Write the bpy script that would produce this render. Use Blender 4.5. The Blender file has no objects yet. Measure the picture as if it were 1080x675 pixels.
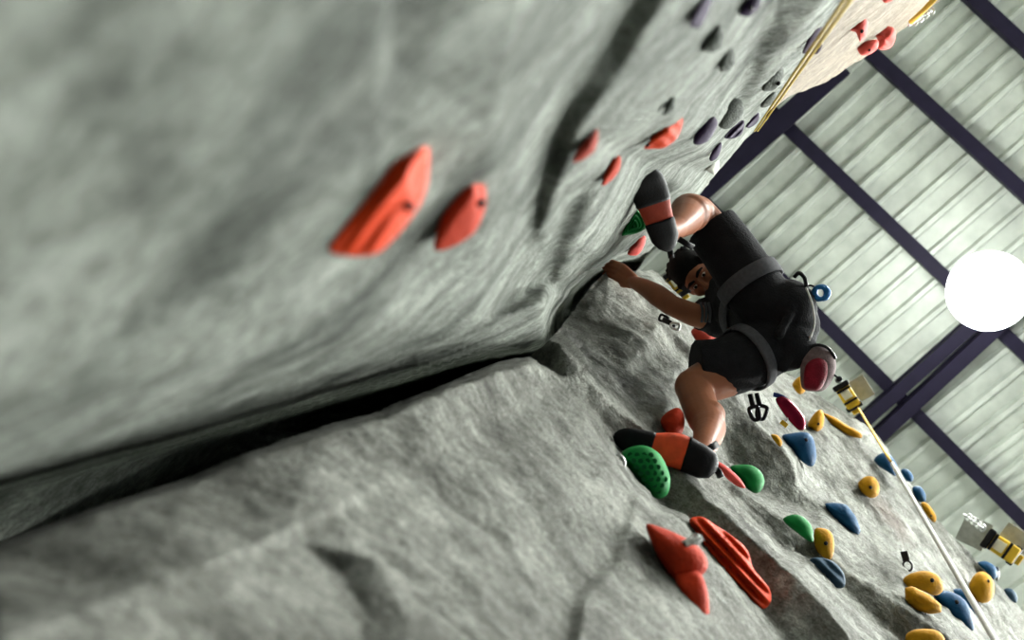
import bpy, bmesh, math, random
import numpy as np
from mathutils import Vector, Matrix
from mathutils.geometry import delaunay_2d_cdt

random.seed(4)
rng = np.random.default_rng(7)
SC = bpy.context.scene
COL = SC.collection

# ------------------------------------------------------------------ camera
# The camera stands at the foot of an inside corner of a climbing wall and
# looks almost straight up. World Z is up, X runs along the left wall and
# Y along the right wall (the two walls stand at right angles).
F, CX, CY = 1050.0, 540.0, 337.5
ZEN = (800.0, 229.0)                       # where plumb lines converge
CAM = np.array([0.0, 0.0, 1.5])


def camera_axes():
    z = np.array([(ZEN[0] - CX) / F, -(ZEN[1] - CY) / F, -1.0])
    z /= np.linalg.norm(z)
    a = math.radians(42.6)
    u = np.array([math.cos(a), math.sin(a), 0.0])
    u -= z * (u @ z)
    u /= np.linalg.norm(u)
    return np.array([u, np.cross(z, u), z])


R = camera_axes()


def ray(px, py):
    return R @ np.array([(px - CX) / F, -(py - CY) / F, -1.0])


def at(px, py, d):
    return CAM + ray(px, py) * d


def V(a):
    return Vector((float(a[0]), float(a[1]), float(a[2])))


cam_data = bpy.data.cameras.new('camera')
cam = bpy.data.objects.new('camera', cam_data)
COL.objects.link(cam)
cam_data.sensor_width = 36.0
cam_data.lens = 35.0
cam_data.clip_start = 0.02
M4 = Matrix(R.tolist()).to_4x4()
M4.translation = V(CAM)
cam.matrix_world = M4
cam_data.dof.use_dof = True
cam_data.dof.focus_distance = 3.7
cam_data.dof.aperture_fstop = 2.5
SC.camera = cam

# ------------------------------------------------------------------ light
world = bpy.data.worlds.new('world')
SC.world = world
world.use_nodes = True
bg = world.node_tree.nodes['Background']
bg.inputs[0].default_value = (0.85, 0.93, 0.89, 1)
bg.inputs[1].default_value = 0.7
LAMP_STRENGTH = 220.0
ADDED_STRENGTH = 900.0
LAMPS = [(1043, 307, 9.0)]                 # the globe in view
ADDED_LAMPS = [(x, y, 9.0) for x, y in ((4.3, 1.75), (7.7, 1.75), (0.93, 5.35), (4.3, 5.35), (7.7, 5.35), (0.93, 8.95), (4.3, 8.95), (7.7, 8.95))]   # unseen lamps added in a grid to brighten the walls

SC.view_settings.view_transform = 'Standard'
SC.view_settings.look = 'None'
SC.view_settings.gamma = 1.0
SC.view_settings.use_curve_mapping = False
SC.view_settings.exposure = 0.04

# ------------------------------------------------------------------ materials


def new_mat(name):
    m = bpy.data.materials.new(name)
    m.use_nodes = True
    nt = m.node_tree
    b = nt.nodes['Principled BSDF']
    return m, nt, b


def lin(c):
    return tuple(((v / 255) / 12.92 if v <= 10 else ((v / 255 + 0.055) / 1.055) ** 2.4) for v in c)


def mat(name, rgb, rough=0.6, metal=0.0, var=0.18, scale=25.0, bump=0.15, spec=0.12):
    m, nt, b = new_mat(name)
    N = nt.nodes
    L = nt.links
    c = lin(rgb)
    tc = N.new('ShaderNodeTexCoord')
    no = N.new('ShaderNodeTexNoise')
    no.inputs['Scale'].default_value = scale
    no.inputs['Detail'].default_value = 6
    L.new(tc.outputs['Object'], no.inputs['Vector'])
    r = N.new('ShaderNodeValToRGB')
    r.color_ramp.elements[0].position = 0.3
    r.color_ramp.elements[1].position = 0.7
    r.color_ramp.elements[0].color = tuple(max(0, v * (1 - var)) for v in c) + (1,)
    r.color_ramp.elements[1].color = tuple(min(1, v * (1 + var)) for v in c) + (1,)
    L.new(no.outputs['Fac'], r.inputs['Fac'])
    L.new(r.outputs['Color'], b.inputs['Base Color'])
    b.inputs['Roughness'].default_value = rough
    b.inputs['Metallic'].default_value = metal
    b.inputs['Specular IOR Level'].default_value = spec
    if bump:
        bp = N.new('ShaderNodeBump')
        bp.inputs['Strength'].default_value = bump
        bp.inputs['Distance'].default_value = 0.01
        n2 = N.new('ShaderNodeTexNoise')
        n2.inputs['Scale'].default_value = scale * 5
        n2.inputs['Detail'].default_value = 4
        L.new(tc.outputs['Object'], n2.inputs['Vector'])
        L.new(n2.outputs['Fac'], bp.inputs['Height'])
        L.new(bp.outputs['Normal'], b.inputs['Normal'])
    return m


def rock_mat(name, dark, light, stretch=(1, 1, 1), swirl=1.0, *, stain=None, bump=1.0, relief=.05):
    """Sprayed cement: mottled grey with streaks, speckles and a rough bump."""
    m, nt, b = new_mat(name)
    N, L = nt.nodes, nt.links
    tc = N.new('ShaderNodeTexCoord')
    mp = N.new('ShaderNodeMapping')
    mp.inputs['Scale'].default_value = stretch
    L.new(tc.outputs['Object'], mp.inputs['Vector'])

    def noise(scale, detail=8, rough=0.6, dist=0.0, src=mp):
        n = N.new('ShaderNodeTexNoise')
        n.inputs['Scale'].default_value = scale
        n.inputs['Detail'].default_value = detail
        n.inputs['Roughness'].default_value = rough
        n.inputs['Distortion'].default_value = dist
        n.inputs['Distortion'].default_value = dist * swirl
        L.new(src.outputs[0] if src is mp else src.outputs['Object'], n.inputs['Vector'])
        return n

    def ramp(src, a, bq, ca, cb):
        r = N.new('ShaderNodeValToRGB')
        r.color_ramp.elements[0].position = a
        r.color_ramp.elements[1].position = bq
        r.color_ramp.elements[0].color = ca
        r.color_ramp.elements[1].color = cb
        L.new(src, r.inputs['Fac'])
        return r

    big = noise(5.0, 9, 0.66, 0.5)
    r1 = ramp(big.outputs['Fac'], 0.34, 0.66, lin(dark) + (1,), lin(light) + (1,))
    mid = noise(14, 8, 0.7, 0.6)
    r2 = ramp(mid.outputs['Fac'], 0.36, 0.62, (0.52, 0.52, 0.5, 1), (1.12, 1.12, 1.12, 1))
    mx = N.new('ShaderNodeMix')
    mx.data_type = 'RGBA'
    mx.blend_type = 'MULTIPLY'
    mx.inputs['Factor'].default_value = 0.75
    L.new(r1.outputs[0], mx.inputs['A'])
    L.new(r2.outputs[0], mx.inputs['B'])
    fine = noise(48, 8, 0.78, 0.5)
    r3 = ramp(fine.outputs['Fac'], 0.36, 0.58, (0.36, 0.36, 0.34, 1), (1.12, 1.12, 1.12, 1))
    grit = noise(150, 6, 0.75)
    r4 = ramp(grit.outputs['Fac'], 0.40, 0.56, (0.45, 0.45, 0.43, 1), (1.12, 1.12, 1.12, 1))
    mx2 = N.new('ShaderNodeMix')
    mx2.data_type = 'RGBA'
    mx2.blend_type = 'MULTIPLY'
    mx2.inputs['Factor'].default_value = 0.75
    L.new(mx.outputs['Result'], mx2.inputs['A'])
    L.new(r3.outputs[0], mx2.inputs['B'])
    mx3 = N.new('ShaderNodeMix')
    mx3.data_type = 'RGBA'
    mx3.blend_type = 'MULTIPLY'
    mx3.inputs['Factor'].default_value = 0.6
    L.new(mx2.outputs['Result'], mx3.inputs['A'])
    L.new(r4.outputs[0], mx3.inputs['B'])
    out = mx3
    if stain:
        for (p, rad, col) in stain:
            vm = N.new('ShaderNodeVectorMath')
            vm.operation = 'DISTANCE'
            vm.inputs[1].default_value = tuple(p)
            L.new(tc.outputs['Object'], vm.inputs[0])
            ad = N.new('ShaderNodeMath')
            ad.operation = 'MULTIPLY_ADD'
            ad.inputs[1].default_value = 0.5 * rad
            L.new(mid.outputs['Fac'], ad.inputs[0])
            L.new(vm.outputs['Value'], ad.inputs[2])
            rr = N.new('ShaderNodeMapRange')
            rr.inputs['From Min'].default_value = rad * 0.6
            rr.inputs['From Max'].default_value = rad * 1.3
            rr.inputs['To Min'].default_value = 0.6
            rr.inputs['To Max'].default_value = 0.0
            L.new(ad.outputs[0], rr.inputs['Value'])
            mm = N.new('ShaderNodeMix')
            mm.data_type = 'RGBA'
            L.new(rr.outputs[0], mm.inputs['Factor'])
            L.new(out.outputs['Result'], mm.inputs['A'])
            mm.inputs['B'].default_value = lin(col) + (1,)
            out = mm
    L.new(out.outputs['Result'], b.inputs['Base Color'])
    b.inputs['Roughness'].default_value = 0.85
    b.inputs['Specular IOR Level'].default_value = 0.25
    ad = N.new('ShaderNodeMath')
    ad.operation = 'MULTIPLY_ADD'
    ad.inputs[1].default_value = 0.6
    L.new(fine.outputs['Fac'], ad.inputs[0])
    L.new(mid.outputs['Fac'], ad.inputs[2])
    ag = N.new('ShaderNodeMath')
    ag.operation = 'MULTIPLY_ADD'
    ag.inputs[1].default_value = 0.25
    L.new(grit.outputs['Fac'], ag.inputs[0])
    L.new(ad.outputs[0], ag.inputs[2])
    bp = N.new('ShaderNodeBump')
    bp.inputs['Strength'].default_value = bump
    bp.inputs['Distance'].default_value = relief
    L.new(ag.outputs[0], bp.inputs['Height'])
    L.new(bp.outputs['Normal'], b.inputs['Normal'])
    return m


M = {}
M['orange'] = mat('orange_resin', (204, 60, 18), 0.68, var=0.2, scale=14, bump=0.3)
M['deep_orange'] = mat('deep_orange_resin', (172, 50, 24), 0.78, var=0.2, scale=18, bump=0.4)
M['red'] = mat('dusty_red_resin', (158, 58, 44), 0.78, var=0.2, scale=18)
M['coral'] = mat('coral_resin', (204, 78, 70), 0.68, var=0.15)
M['green'] = mat('green_resin', (16, 116, 52), 0.68, var=0.2, scale=20)
M['dimple_shade'] = mat('dimple_shade_green', (12, 78, 42), 0.78, var=0.1)
M['yellow'] = mat('yellow_resin', (174, 124, 20), 0.78, var=0.18, scale=18, bump=0.4)
M['blue'] = mat('blue_resin', (16, 66, 102), 0.68, var=0.2, scale=16, bump=0.3)
M['navy'] = mat('navy_resin', (44, 66, 84), 0.78, var=0.2)
M['purple'] = mat('purple_resin', (46, 33, 58), 0.78, var=0.2)
M['dark_purple'] = mat('dark_purple_resin', (56, 40, 58), 0.78, var=0.2)
M['grey'] = mat('grey_resin', (78, 82, 76), 0.78, var=0.3, scale=30, bump=0.8)
M['pale'] = mat('pale_resin', (176, 178, 168), 0.78, var=0.2)
M['bolt'] = mat('dark_steel', (40, 38, 38), 0.4, 0.8, var=0.1)
M['steel'] = mat('bright_steel', (190, 192, 190), 0.3, 0.9, var=0.1)
M['plate'] = mat('grey_plate', (140, 140, 134), 0.6, 0.2, var=0.15)
M['black'] = mat('black_rubber', (13, 13, 15), 0.55, var=0.2, scale=40)
M['black_plastic'] = mat('black_plastic', (22, 22, 24), 0.35, var=0.1)
M['black_metal'] = mat('black_anodised', (30, 30, 34), 0.25, 0.6, var=0.1)
M['shoe_orange'] = mat('orange_shoe_leather', (208, 76, 44), 0.6, var=0.2)
M['shoe_rust'] = mat('rust_shoe_rand', (150, 58, 40), 0.6, var=0.2)
M['cloth'] = mat('black_cloth', (24, 24, 27), 0.9, var=0.25, scale=30, bump=0.6, spec=0.15)
M['web'] = mat('charcoal_webbing', (74, 74, 78), 0.85, var=0.15, scale=80, bump=0.5)
M['hair'] = mat('black_hair', (9, 8, 8), 0.85, var=0.3, scale=60, bump=0.6)
M['skin'] = mat('tanned_skin', (136, 86, 62), 0.46, var=0.1, scale=12, bump=0.08)
M['eye_white'] = mat('eye_white', (200, 190, 180), 0.3, bump=0)
M['lip'] = mat('lip', (128, 70, 62), 0.5, bump=0.05)
M['maroon'] = mat('maroon_fabric', (112, 18, 34), 0.6, var=0.25, scale=40, bump=0.4)
M['maroon_metal'] = mat('maroon_metal', (120, 16, 44), 0.25, 0.5, var=0.1)
M['bag_grey'] = mat('grey_fabric', (104, 88, 88), 0.8, var=0.25, scale=50, bump=0.5)
M['blue_metal'] = mat('blue_anodised', (36, 92, 140), 0.3, 0.5, var=0.15)
M['blue_web'] = mat('blue_webbing', (40, 60, 120), 0.7)
M['rope_white'] = mat('white_rope', (214, 212, 208), 0.7, var=0.12, scale=120, bump=0.5)
M['rope_gold'] = mat('gold_rope', (180, 152, 58), 0.7, var=0.2, scale=120, bump=0.5)
M['yellow_paint'] = mat('yellow_paint', (212, 174, 52), 0.5, var=0.12)
M['webbing_yellow'] = mat('yellow_webbing', (200, 160, 66), 0.75, var=0.12, scale=80)
M['cream'] = mat('cream_window', (226, 222, 196), 0.5, var=0.05)
M['purlin'] = mat('violet_painted_steel', (27, 23, 40), 0.6, 0.0, var=0.15, scale=8, bump=0.1)
M['sheet'] = mat('galvanised_sheet', (184, 188, 180), 0.45, 0.1, var=0.16, scale=5, bump=0.12)
M['floor'] = mat('padded_floor', (44, 46, 48), 0.9, var=0.2, scale=3)
M['rock_left'] = rock_mat('cement_left', (104, 110, 102), (196, 202, 192), (0.8, 1.1, 1.15), 0.15)
M['plywood'] = rock_mat('cream_cement', (112, 101, 88), (150, 138, 122), (0.7, 1, 1.2), 0.2, bump=0.5)

# ------------------------------------------------------------------ helpers


def link_mesh(name, me, m, parent=None, smooth=True):
    if m is not None:
        me.materials.append(m)
    if smooth:
        me.shade_smooth()
    o = bpy.data.objects.new(name, me)
    COL.objects.link(o)
    if parent is not None:
        o.parent = parent
        o.matrix_parent_inverse = Matrix.Identity(4)
        o.location = -Vector(WORLD[parent.name])
        WORLD[o.name] = (0, 0, 0)
    else:
        WORLD[o.name] = (0, 0, 0)
    return o


WORLD = {}          # world position of every object's origin


def recentre(o, p):
    """Move the origin of a parentless mesh object to p."""
    o.data.transform(Matrix.Translation(-Vector(p)))
    o.location = Vector(p)
    WORLD[o.name] = tuple(p)


def child(name, me, m, parent, smooth=True):
    """Mesh given in world coordinates, parented (thing > part > sub-part)."""
    if m is not None:
        me.materials.append(m)
    if smooth:
        me.shade_smooth()
    o = bpy.data.objects.new(name, me)
    COL.objects.link(o)
    me.transform(Matrix.Translation(-Vector(WORLD[parent.name])))
    o.parent = parent
    WORLD[o.name] = WORLD[parent.name]
    return o


def tag(o, label=None, cat=None, group=None, kind=None):
    if label:
        o['label'] = label
    if cat:
        o['category'] = cat
    if group:
        o['group'] = group
    if kind:
        o['kind'] = kind
    return o


def empty(name, p, label, cat, group=None):
    o = bpy.data.objects.new(name, None)
    COL.objects.link(o)
    o.location = V(p)
    o.empty_display_size = 0.05
    WORLD[o.name] = tuple(float(v) for v in p)
    return tag(o, label, cat, group)


def single(name, me, m, p, label, cat, group=None, smooth=True):
    """A thing that is one mesh; its origin is moved to p."""
    o = link_mesh(name, me, m, None, smooth)
    recentre(o, V(p))
    return tag(o, label, cat, group)


def bm_mesh(bm, name='mesh'):
    bmesh.ops.recalc_face_normals(bm, faces=bm.faces)
    me = bpy.data.meshes.new(name)
    bm.to_mesh(me)
    bm.free()
    return me


def frame_of(d):
    d = Vector(d).normalized()
    up = Vector((0, 0, 1)) if abs(d.z) < 0.9 else Vector((1, 0, 0))
    a = d.cross(up).normalized()
    return a, d.cross(a).normalized(), d


def add_tube(bm, pts, radii, seg=12, flat=1.0, closed=False, caps=True, side=None):
    """A swept tube through pts; flat < 1 squashes it; side fixes the wide axis."""
    pts = [V(p) for p in pts]
    n = len(pts)
    if isinstance(radii, (int, float)):
        radii = [radii] * n
    rings = []
    prev = None
    for i in range(n):
        if closed:
            d = (pts[(i + 1) % n] - pts[i - 1])
        else:
            d = pts[min(i + 1, n - 1)] - pts[max(i - 1, 0)]
        d.normalize()
        if side is not None:
            a = Vector(side) - d * Vector(side).dot(d)
            a.normalize()
        elif prev is None:
            a = frame_of(d)[0]
        else:
            a = prev - d * prev.dot(d)
            a.normalize()
        prev = a
        b = d.cross(a)
        rings.append([bm.verts.new(pts[i] + a * (radii[i] * math.cos(2 * math.pi * k / seg))
                                   + b * (radii[i] * flat * math.sin(2 * math.pi * k / seg))) for k in range(seg)])
    m = n if closed else n - 1
    for i in range(m):
        A, B = rings[i], rings[(i + 1) % n]
        for k in range(seg):
            bm.faces.new((A[k], A[(k + 1) % seg], B[(k + 1) % seg], B[k]))
    if caps and not closed:
        bm.faces.new(rings[0])
        bm.faces.new(list(reversed(rings[-1])))


def smooth_path(pts, n=8, closed=False):
    P = [np.asarray(p, float) for p in pts]
    out = []
    N = len(P)
    rngi = range(N if closed else N - 1)
    for i in rngi:
        if closed:
            p0, p1, p2, p3 = P[i - 1], P[i], P[(i + 1) % N], P[(i + 2) % N]
        else:
            p0, p1, p2, p3 = P[max(i - 1, 0)], P[i], P[i + 1], P[min(i + 2, N - 1)]
        for k in range(n):
            t = k / n
            out.append(0.5 * ((2 * p1) + (-p0 + p2) * t + (2 * p0 - 5 * p1 + 4 * p2 - p3) * t * t
                              + (-p0 + 3 * p1 - 3 * p2 + p3) * t ** 3))
    if not closed:
        out.append(P[-1])
    return out


def add_ball(bm, c, r, sx=None, rot=None, seg=20):
    """Ellipsoid; sx are three radii along rot's columns."""
    sx = sx or (r, r, r)
    mt = Matrix.Translation(V(c))
    if rot is not None:
        mt = mt @ rot.to_4x4()
    mt = mt @ Matrix.Diagonal((sx[0], sx[1], sx[2], 1))
    bmesh.ops.create_uvsphere(bm, u_segments=seg, v_segments=seg // 2 + 2, radius=1.0, matrix=mt)


def add_limb(bm, pts, radii, seg=18):
    """Closed capsule chain for bodies."""
    P = smooth_path(pts, 6)
    idx = np.linspace(0, len(radii) - 1, len(P))
    rr = np.interp(idx, np.arange(len(radii)), radii)
    add_tube(bm, P, list(rr), seg)
    add_ball(bm, P[0], rr[0], seg=seg)
    add_ball(bm, P[-1], rr[-1], seg=seg)


def add_box(bm, c, ax, size, bevel=0.0):
    """Box with axes ax (three vectors) and full sizes."""
    mt = Matrix(((ax[0][0], ax[1][0], ax[2][0]), (ax[0][1], ax[1][1], ax[2][1]), (ax[0][2], ax[1][2], ax[2][2]))).to_4x4()
    mt.translation = V(c)
    mt = mt @ Matrix.Diagonal((size[0], size[1], size[2], 1))
    r = bmesh.ops.create_cube(bm, size=1.0, matrix=mt)
    if bevel:
        es = list({e for v in r['verts'] for e in v.link_edges})
        bmesh.ops.bevel(bm, geom=es, offset=bevel, segments=2, affect='EDGES', profile=0.5)


def view_axes(px, py, ang):
    """Axes of a body whose visible side faces the floor where the camera stands."""
    c = ray(px, py)
    c = c / np.linalg.norm(c)
    a = math.radians(ang)
    x = R @ np.array([math.cos(a), -math.sin(a), 0.0])
    x -= c * (x @ c)
    x /= np.linalg.norm(x)
    y = np.cross(c, x)
    return [V(x), V(y), V(c)]


def remesh(bm, voxel, smooth_it=6, name='mesh', factor=0.5):
    """Fuse overlapping closed pieces into one continuous surface."""
    me = bm_mesh(bm, name + '_raw')
    o = bpy.data.objects.new(name + '_raw', me)
    COL.objects.link(o)
    md = o.modifiers.new('remesh', 'REMESH')
    md.mode = 'VOXEL'
    md.voxel_size = voxel
    ms = o.modifiers.new('smooth', 'SMOOTH')
    ms.iterations = smooth_it
    ms.factor = factor
    dg = bpy.context.evaluated_depsgraph_get()
    ev = o.evaluated_get(dg)
    out = bpy.data.meshes.new_from_object(ev)
    out.materials.clear()
    bpy.data.objects.remove(o)
    return out


# ------------------------------------------------------------------ rock walls
YO, XO = -0.25, -0.667          # the left wall is the plane y = YO, the right one x = XO


def plane_depth_u(px, py, d=0.0):
    return (YO + d) / ray(px, py)[1]


def plane_depth_l(px, py, d=0.0):
    return (XO + d) / ray(px, py)[0]


def hash3(i, j, k, s):
    h = (i * 374761393 + j * 668265263 + k * 2147483647 + s * 1274126177) & 0xFFFFFFFF
    h = ((h ^ (h >> 13)) * 1274126177) & 0xFFFFFFFF
    return ((h ^ (h >> 16)) & 0xFFFF) / 65535.0


def vnoise(P, s=0):
    I = np.floor(P).astype(np.int64)
    f = P - I
    f = f * f * (3 - 2 * f)
    out = 0
    for a in (0, 1):
        for b in (0, 1):
            for c in (0, 1):
                w = (f[:, 0] if a else 1 - f[:, 0]) * (f[:, 1] if b else 1 - f[:, 1]) * (f[:, 2] if c else 1 - f[:, 2])
                out = out + w * hash3(I[:, 0] + a, I[:, 1] + b, I[:, 2] + c, s)
    return out * 2 - 1


def fbm(P, octs=5, s=0, gain=0.5):
    t = 0
    a = 1.0
    for o in range(octs):
        t = t + a * vnoise(P * 2 ** o + 17.3 * o, s + o)
        a *= gain
    return t


class RockWall:
    """Facets between creases and ridges, rounded off and roughened."""

    def __init__(self, lines, plane, x0, x1, y0, y1, step):
        verts, dep, edges = [], [], []
        index = {}
        for ln in lines:
            prev = None
            for p in ln:
                key = (p[0], p[1])
                if key not in index:
                    index[key] = len(verts)
                    verts.append(Vector((p[0], p[1])))
                    dep.append(plane(p[0], p[1], p[2]) if len(p) == 3 else p[3])
                i = index[key]
                if prev is not None and prev != i:
                    edges.append((prev, i))
                prev = i
        vo, eo, fo, ov, oe, of = delaunay_2d_cdt(verts, edges, [], 0, 1e-4)
        inv = []
        for k, src in enumerate(ov):
            if src:
                inv.append(1.0 / dep[src[0]])
            else:                                  # a crossing of two lines
                best = sorted((( verts[i] - vo[k]).length, i) for i in range(len(verts)))[:2]
                inv.append(0.5 * (1 / dep[best[0][1]] + 1 / dep[best[1][1]]))
        self.gx = np.arange(x0, x1 + 1, step, dtype=float)
        self.gy = np.arange(y0, y1 + 1, step, dtype=float)
        X, Y = np.meshgrid(self.gx, self.gy)
        G = np.full(X.shape, np.nan)
        for f in fo:
            a, b, c = [vo[i] for i in f[:3]]
            den = (b.y - c.y) * (a.x - c.x) + (c.x - b.x) * (a.y - c.y)
            if abs(den) < 1e-9:
                continue
            w0 = ((b.y - c.y) * (X - c.x) + (c.x - b.x) * (Y - c.y)) / den
            w1 = ((c.y - a.y) * (X - c.x) + (a.x - c.x) * (Y - c.y)) / den
            w2 = 1 - w0 - w1
            k = (w0 >= -1e-6) & (w1 >= -1e-6) & (w2 >= -1e-6)
            G[k] = (w0 * inv[f[0]] + w1 * inv[f[1]] + w2 * inv[f[2]])[k]
        self.G = G
        self.step = step

    def soften(self, n):
        G = self.G
        for _ in range(n):
            P = np.pad(G, 1, mode='edge')
            st = np.stack([P[1:-1, 1:-1] * 2, P[:-2, 1:-1], P[2:, 1:-1], P[1:-1, :-2], P[1:-1, 2:]])
            A = st.sum(0) / 6
            k = ~np.isnan(A)
            G[k] = A[k]

    def depth(self, px, py):
        i = int(round((py - self.gy[0]) / self.step))
        j = int(round((px - self.gx[0]) / self.step))
        i = min(max(i, 0), len(self.gy) - 1)
        j = min(max(j, 0), len(self.gx) - 1)
        v = self.G[i, j]
        if not np.isnan(v):
            return 1.0 / v
        K = np.argwhere(~np.isnan(self.G))
        q = K[np.argmin((K[:, 0] - i) ** 2 + (K[:, 1] - j) ** 2)]
        return 1.0 / self.G[q[0], q[1]]

    def fill(self, n=14):
        """Let the surface run on a little past its outline, so the border can be cut cleanly."""
        G = self.G
        for _ in range(n):
            bad = np.isnan(G)
            P = np.pad(G, 1, constant_values=np.nan)
            st = np.stack([P[:-2, 1:-1], P[2:, 1:-1], P[1:-1, :-2], P[1:-1, 2:]])
            cnt = (~np.isnan(st)).sum(0)
            sm = np.where(np.isnan(st), 0, st).sum(0)
            k = bad & (cnt > 0)
            G[k] = sm[k] / cnt[k]

    def sample(self, X, Y):
        fx = np.clip((X - self.gx[0]) / self.step, 0, len(self.gx) - 1.001)
        fy = np.clip((Y - self.gy[0]) / self.step, 0, len(self.gy) - 1.001)
        j, i = fx.astype(int), fy.astype(int)
        u, v = fx - j, fy - i
        G = self.G
        return (G[i, j] * (1 - u) * (1 - v) + G[i, j + 1] * u * (1 - v) + G[i + 1, j] * (1 - u) * v + G[i + 1, j + 1] * u * v)

    def build(self, name, m, normal, amp, stretch, X, Y, seed=0, fine=.15, far=1.0):
        """X, Y: grid of sight lines that follows the wall's own borders."""
        g = self.sample(X, Y)
        ok = ~np.isnan(g)
        D = 1.0 / np.where(ok, g, 1.0)
        C = np.stack([(X - CX) / F, -(Y - CY) / F, -np.ones_like(X)], -1)
        P = CAM + (C @ R.T) * D[..., None]
        flat = P[ok]
        S = flat * np.asarray(stretch)
        near = np.clip(D[ok] / 2.0, 0.3, far)
        d = amp * near * (0.6 * fbm(S * 1.6, 3, seed) + 0.5 * fbm(S * 6.0, 3, seed + 9)
                          + 0.30 * fbm(S * 22.0, 3, seed + 21) + fine * fbm(S * 70.0, 2, seed + 27) - 0.35 * np.abs(fbm(S * 3.1, 3, seed + 33)))
        flat = flat + d[:, None] * np.asarray(normal)
        ids = np.full(ok.shape, -1)
        ids[ok] = np.arange(ok.sum())
        a, b, c, e = ids[:-1, :-1], ids[:-1, 1:], ids[1:, 1:], ids[1:, :-1]
        k = (a >= 0) & (b >= 0) & (c >= 0) & (e >= 0)
        faces = np.stack([a[k], e[k], c[k], b[k]], -1)
        me = bpy.data.meshes.new(name)
        me.from_pydata(flat.tolist(), [], faces.tolist())
        me.update()
        o = link_mesh(name, me, m)
        tag(o, kind='structure')
        return o


# left wall -----------------------------------------------------------------
def level(px, py, mx, my):
    """Distance along a sight line to the height the wall has at (mx, my)."""
    return plane_depth_u(mx, my) * ray(mx, my)[2] / ray(px, py)[2]


lines_u = [
    # down to the foot of the wall, left of and below the picture
    [(-620, -140, 0), (-620, 300, 0), (-620, 560, -.05), (-620, 640, -.36), (-620, 900, -.36), (-160, 690, -.36)],
    # far outline
    [(-620, -140, 0), (-160, -140, 0), (100, -140, 0), (330, -140, 0), (560, -140, -.01), (700, -140, -.04), (810, -140, 0.0), (900, -140, 0), (960, -102, .0), (890, 0, .0), (845, 65, -.03), (796, 136, -.10),
     (760, 178, -.06), (735, 210, -.03), (700, 250, 0), (683, 270, 0), (660, 300, 0)],
    # shallow fissure
    [(413, -60, -.014), (411, 0, -.014), (410, 60, -.012), (406, 130, 0)],
    [(402, -60, .004), (401, 60, .004), (396, 130, 0.004)],
    # bulge left of the band
    [(560, -60, .01), (540, 40, .012), (520, 140, .015), (515, 230, .01)],
    [(-160, 100, 0), (60, 90, .0), (220, 60, .01), (300, 180, .008), (180, 260, .0)],
    # valley and lip of the big overhanging band
    [(700, -50, -.018), (655, 32, -.02), (622, 72, -.02), (602, 108, -.021), (582, 158, -.022), (568, 212, -.02), (561, 258, -.008)],
    [(760, -80, .009), (735, -35, .009), (702, 8, .009), (652, 84, .009), (614, 138, .01), (590, 195, .01), (573, 245, .01)],
    # second, smaller overhang
    [(637, 178, 0), (603, 212, -.018), (584, 262, -.02), (578, 296, -.02)],
    [(639, 182, 0.0), (623, 222, .014), (606, 262, .016), (588, 306, .012)],
    # trough on the far part
    [(838, -40, -.035), (818, 12, -.035), (797, 55, -.04), (778, 104, -.05)],
    [(884, -20, .03), (852, 28, .02), (820, 58, .0), (800, 92, -.01), (786, 125, -.04)],
    [(740, 60, .01), (700, 120, .01), (678, 172, -.06), (684, 199, -.075), (668, 228, -.045), (640, 268, 0)],
    # the wall rounds off towards the corner and drops into a deep crack, added to make this corner dark, behind the right wall's block
    [(-160, 430, 0), (0, 420, 0), (130, 398, .0), (250, 374, .0), (350, 360, .004), (430, 352, .01), (505, 345, .03), (574, 318, .07)],
    [(-620, 600, -.035), (-160, 520, -.055), (0, 496, -.06), (130, 466, -.07), (250, 434, -.075), (350, 408, -.07), (430, 390, -.045), (505, 374, .0), (556, 370, .05), (574, 368, .07)],
    [(-620, 640, -.36), (-160, 542, -.36), (0, 518, -.36), (130, 486, -.36), (250, 456, -.36), (350, 430, -.36), (430, 411, -.34), (510, 391, -.3), (558, 384, -.2)],
    [(-160, 690, -.36), (0, 625, -.36), (200, 545, -.36), (400, 470, 0, 3.2), (510, 430, 0, 3.6), (566, 398, 0, 3.6)],
    [(577, 330, .07), (576, 366, .07)],
    [(584, 335, 0, 5.2), (583, 375, 0, 4.6), (580, 410, 0, 4.2)],
    [(660, 300, 0, 6.0), (620, 345, 0, 5.6), (600, 380, 0, 5.0), (580, 410, 0, 4.2)],
    [(577, 330, .07), (600, 300, 0, 3.0), (622, 283, 0, 3.5), (644, 270, 0, 4.0)],
    [(584, 335, 0, 5.2), (606, 306, 0, 5.6), (628, 289, 0, 5.8), (650, 279, 0, 6.0)],
]
wall_u = RockWall(lines_u, plane_depth_u, -620, 960, -140, 900, 4)
wall_u.soften(2)

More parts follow.
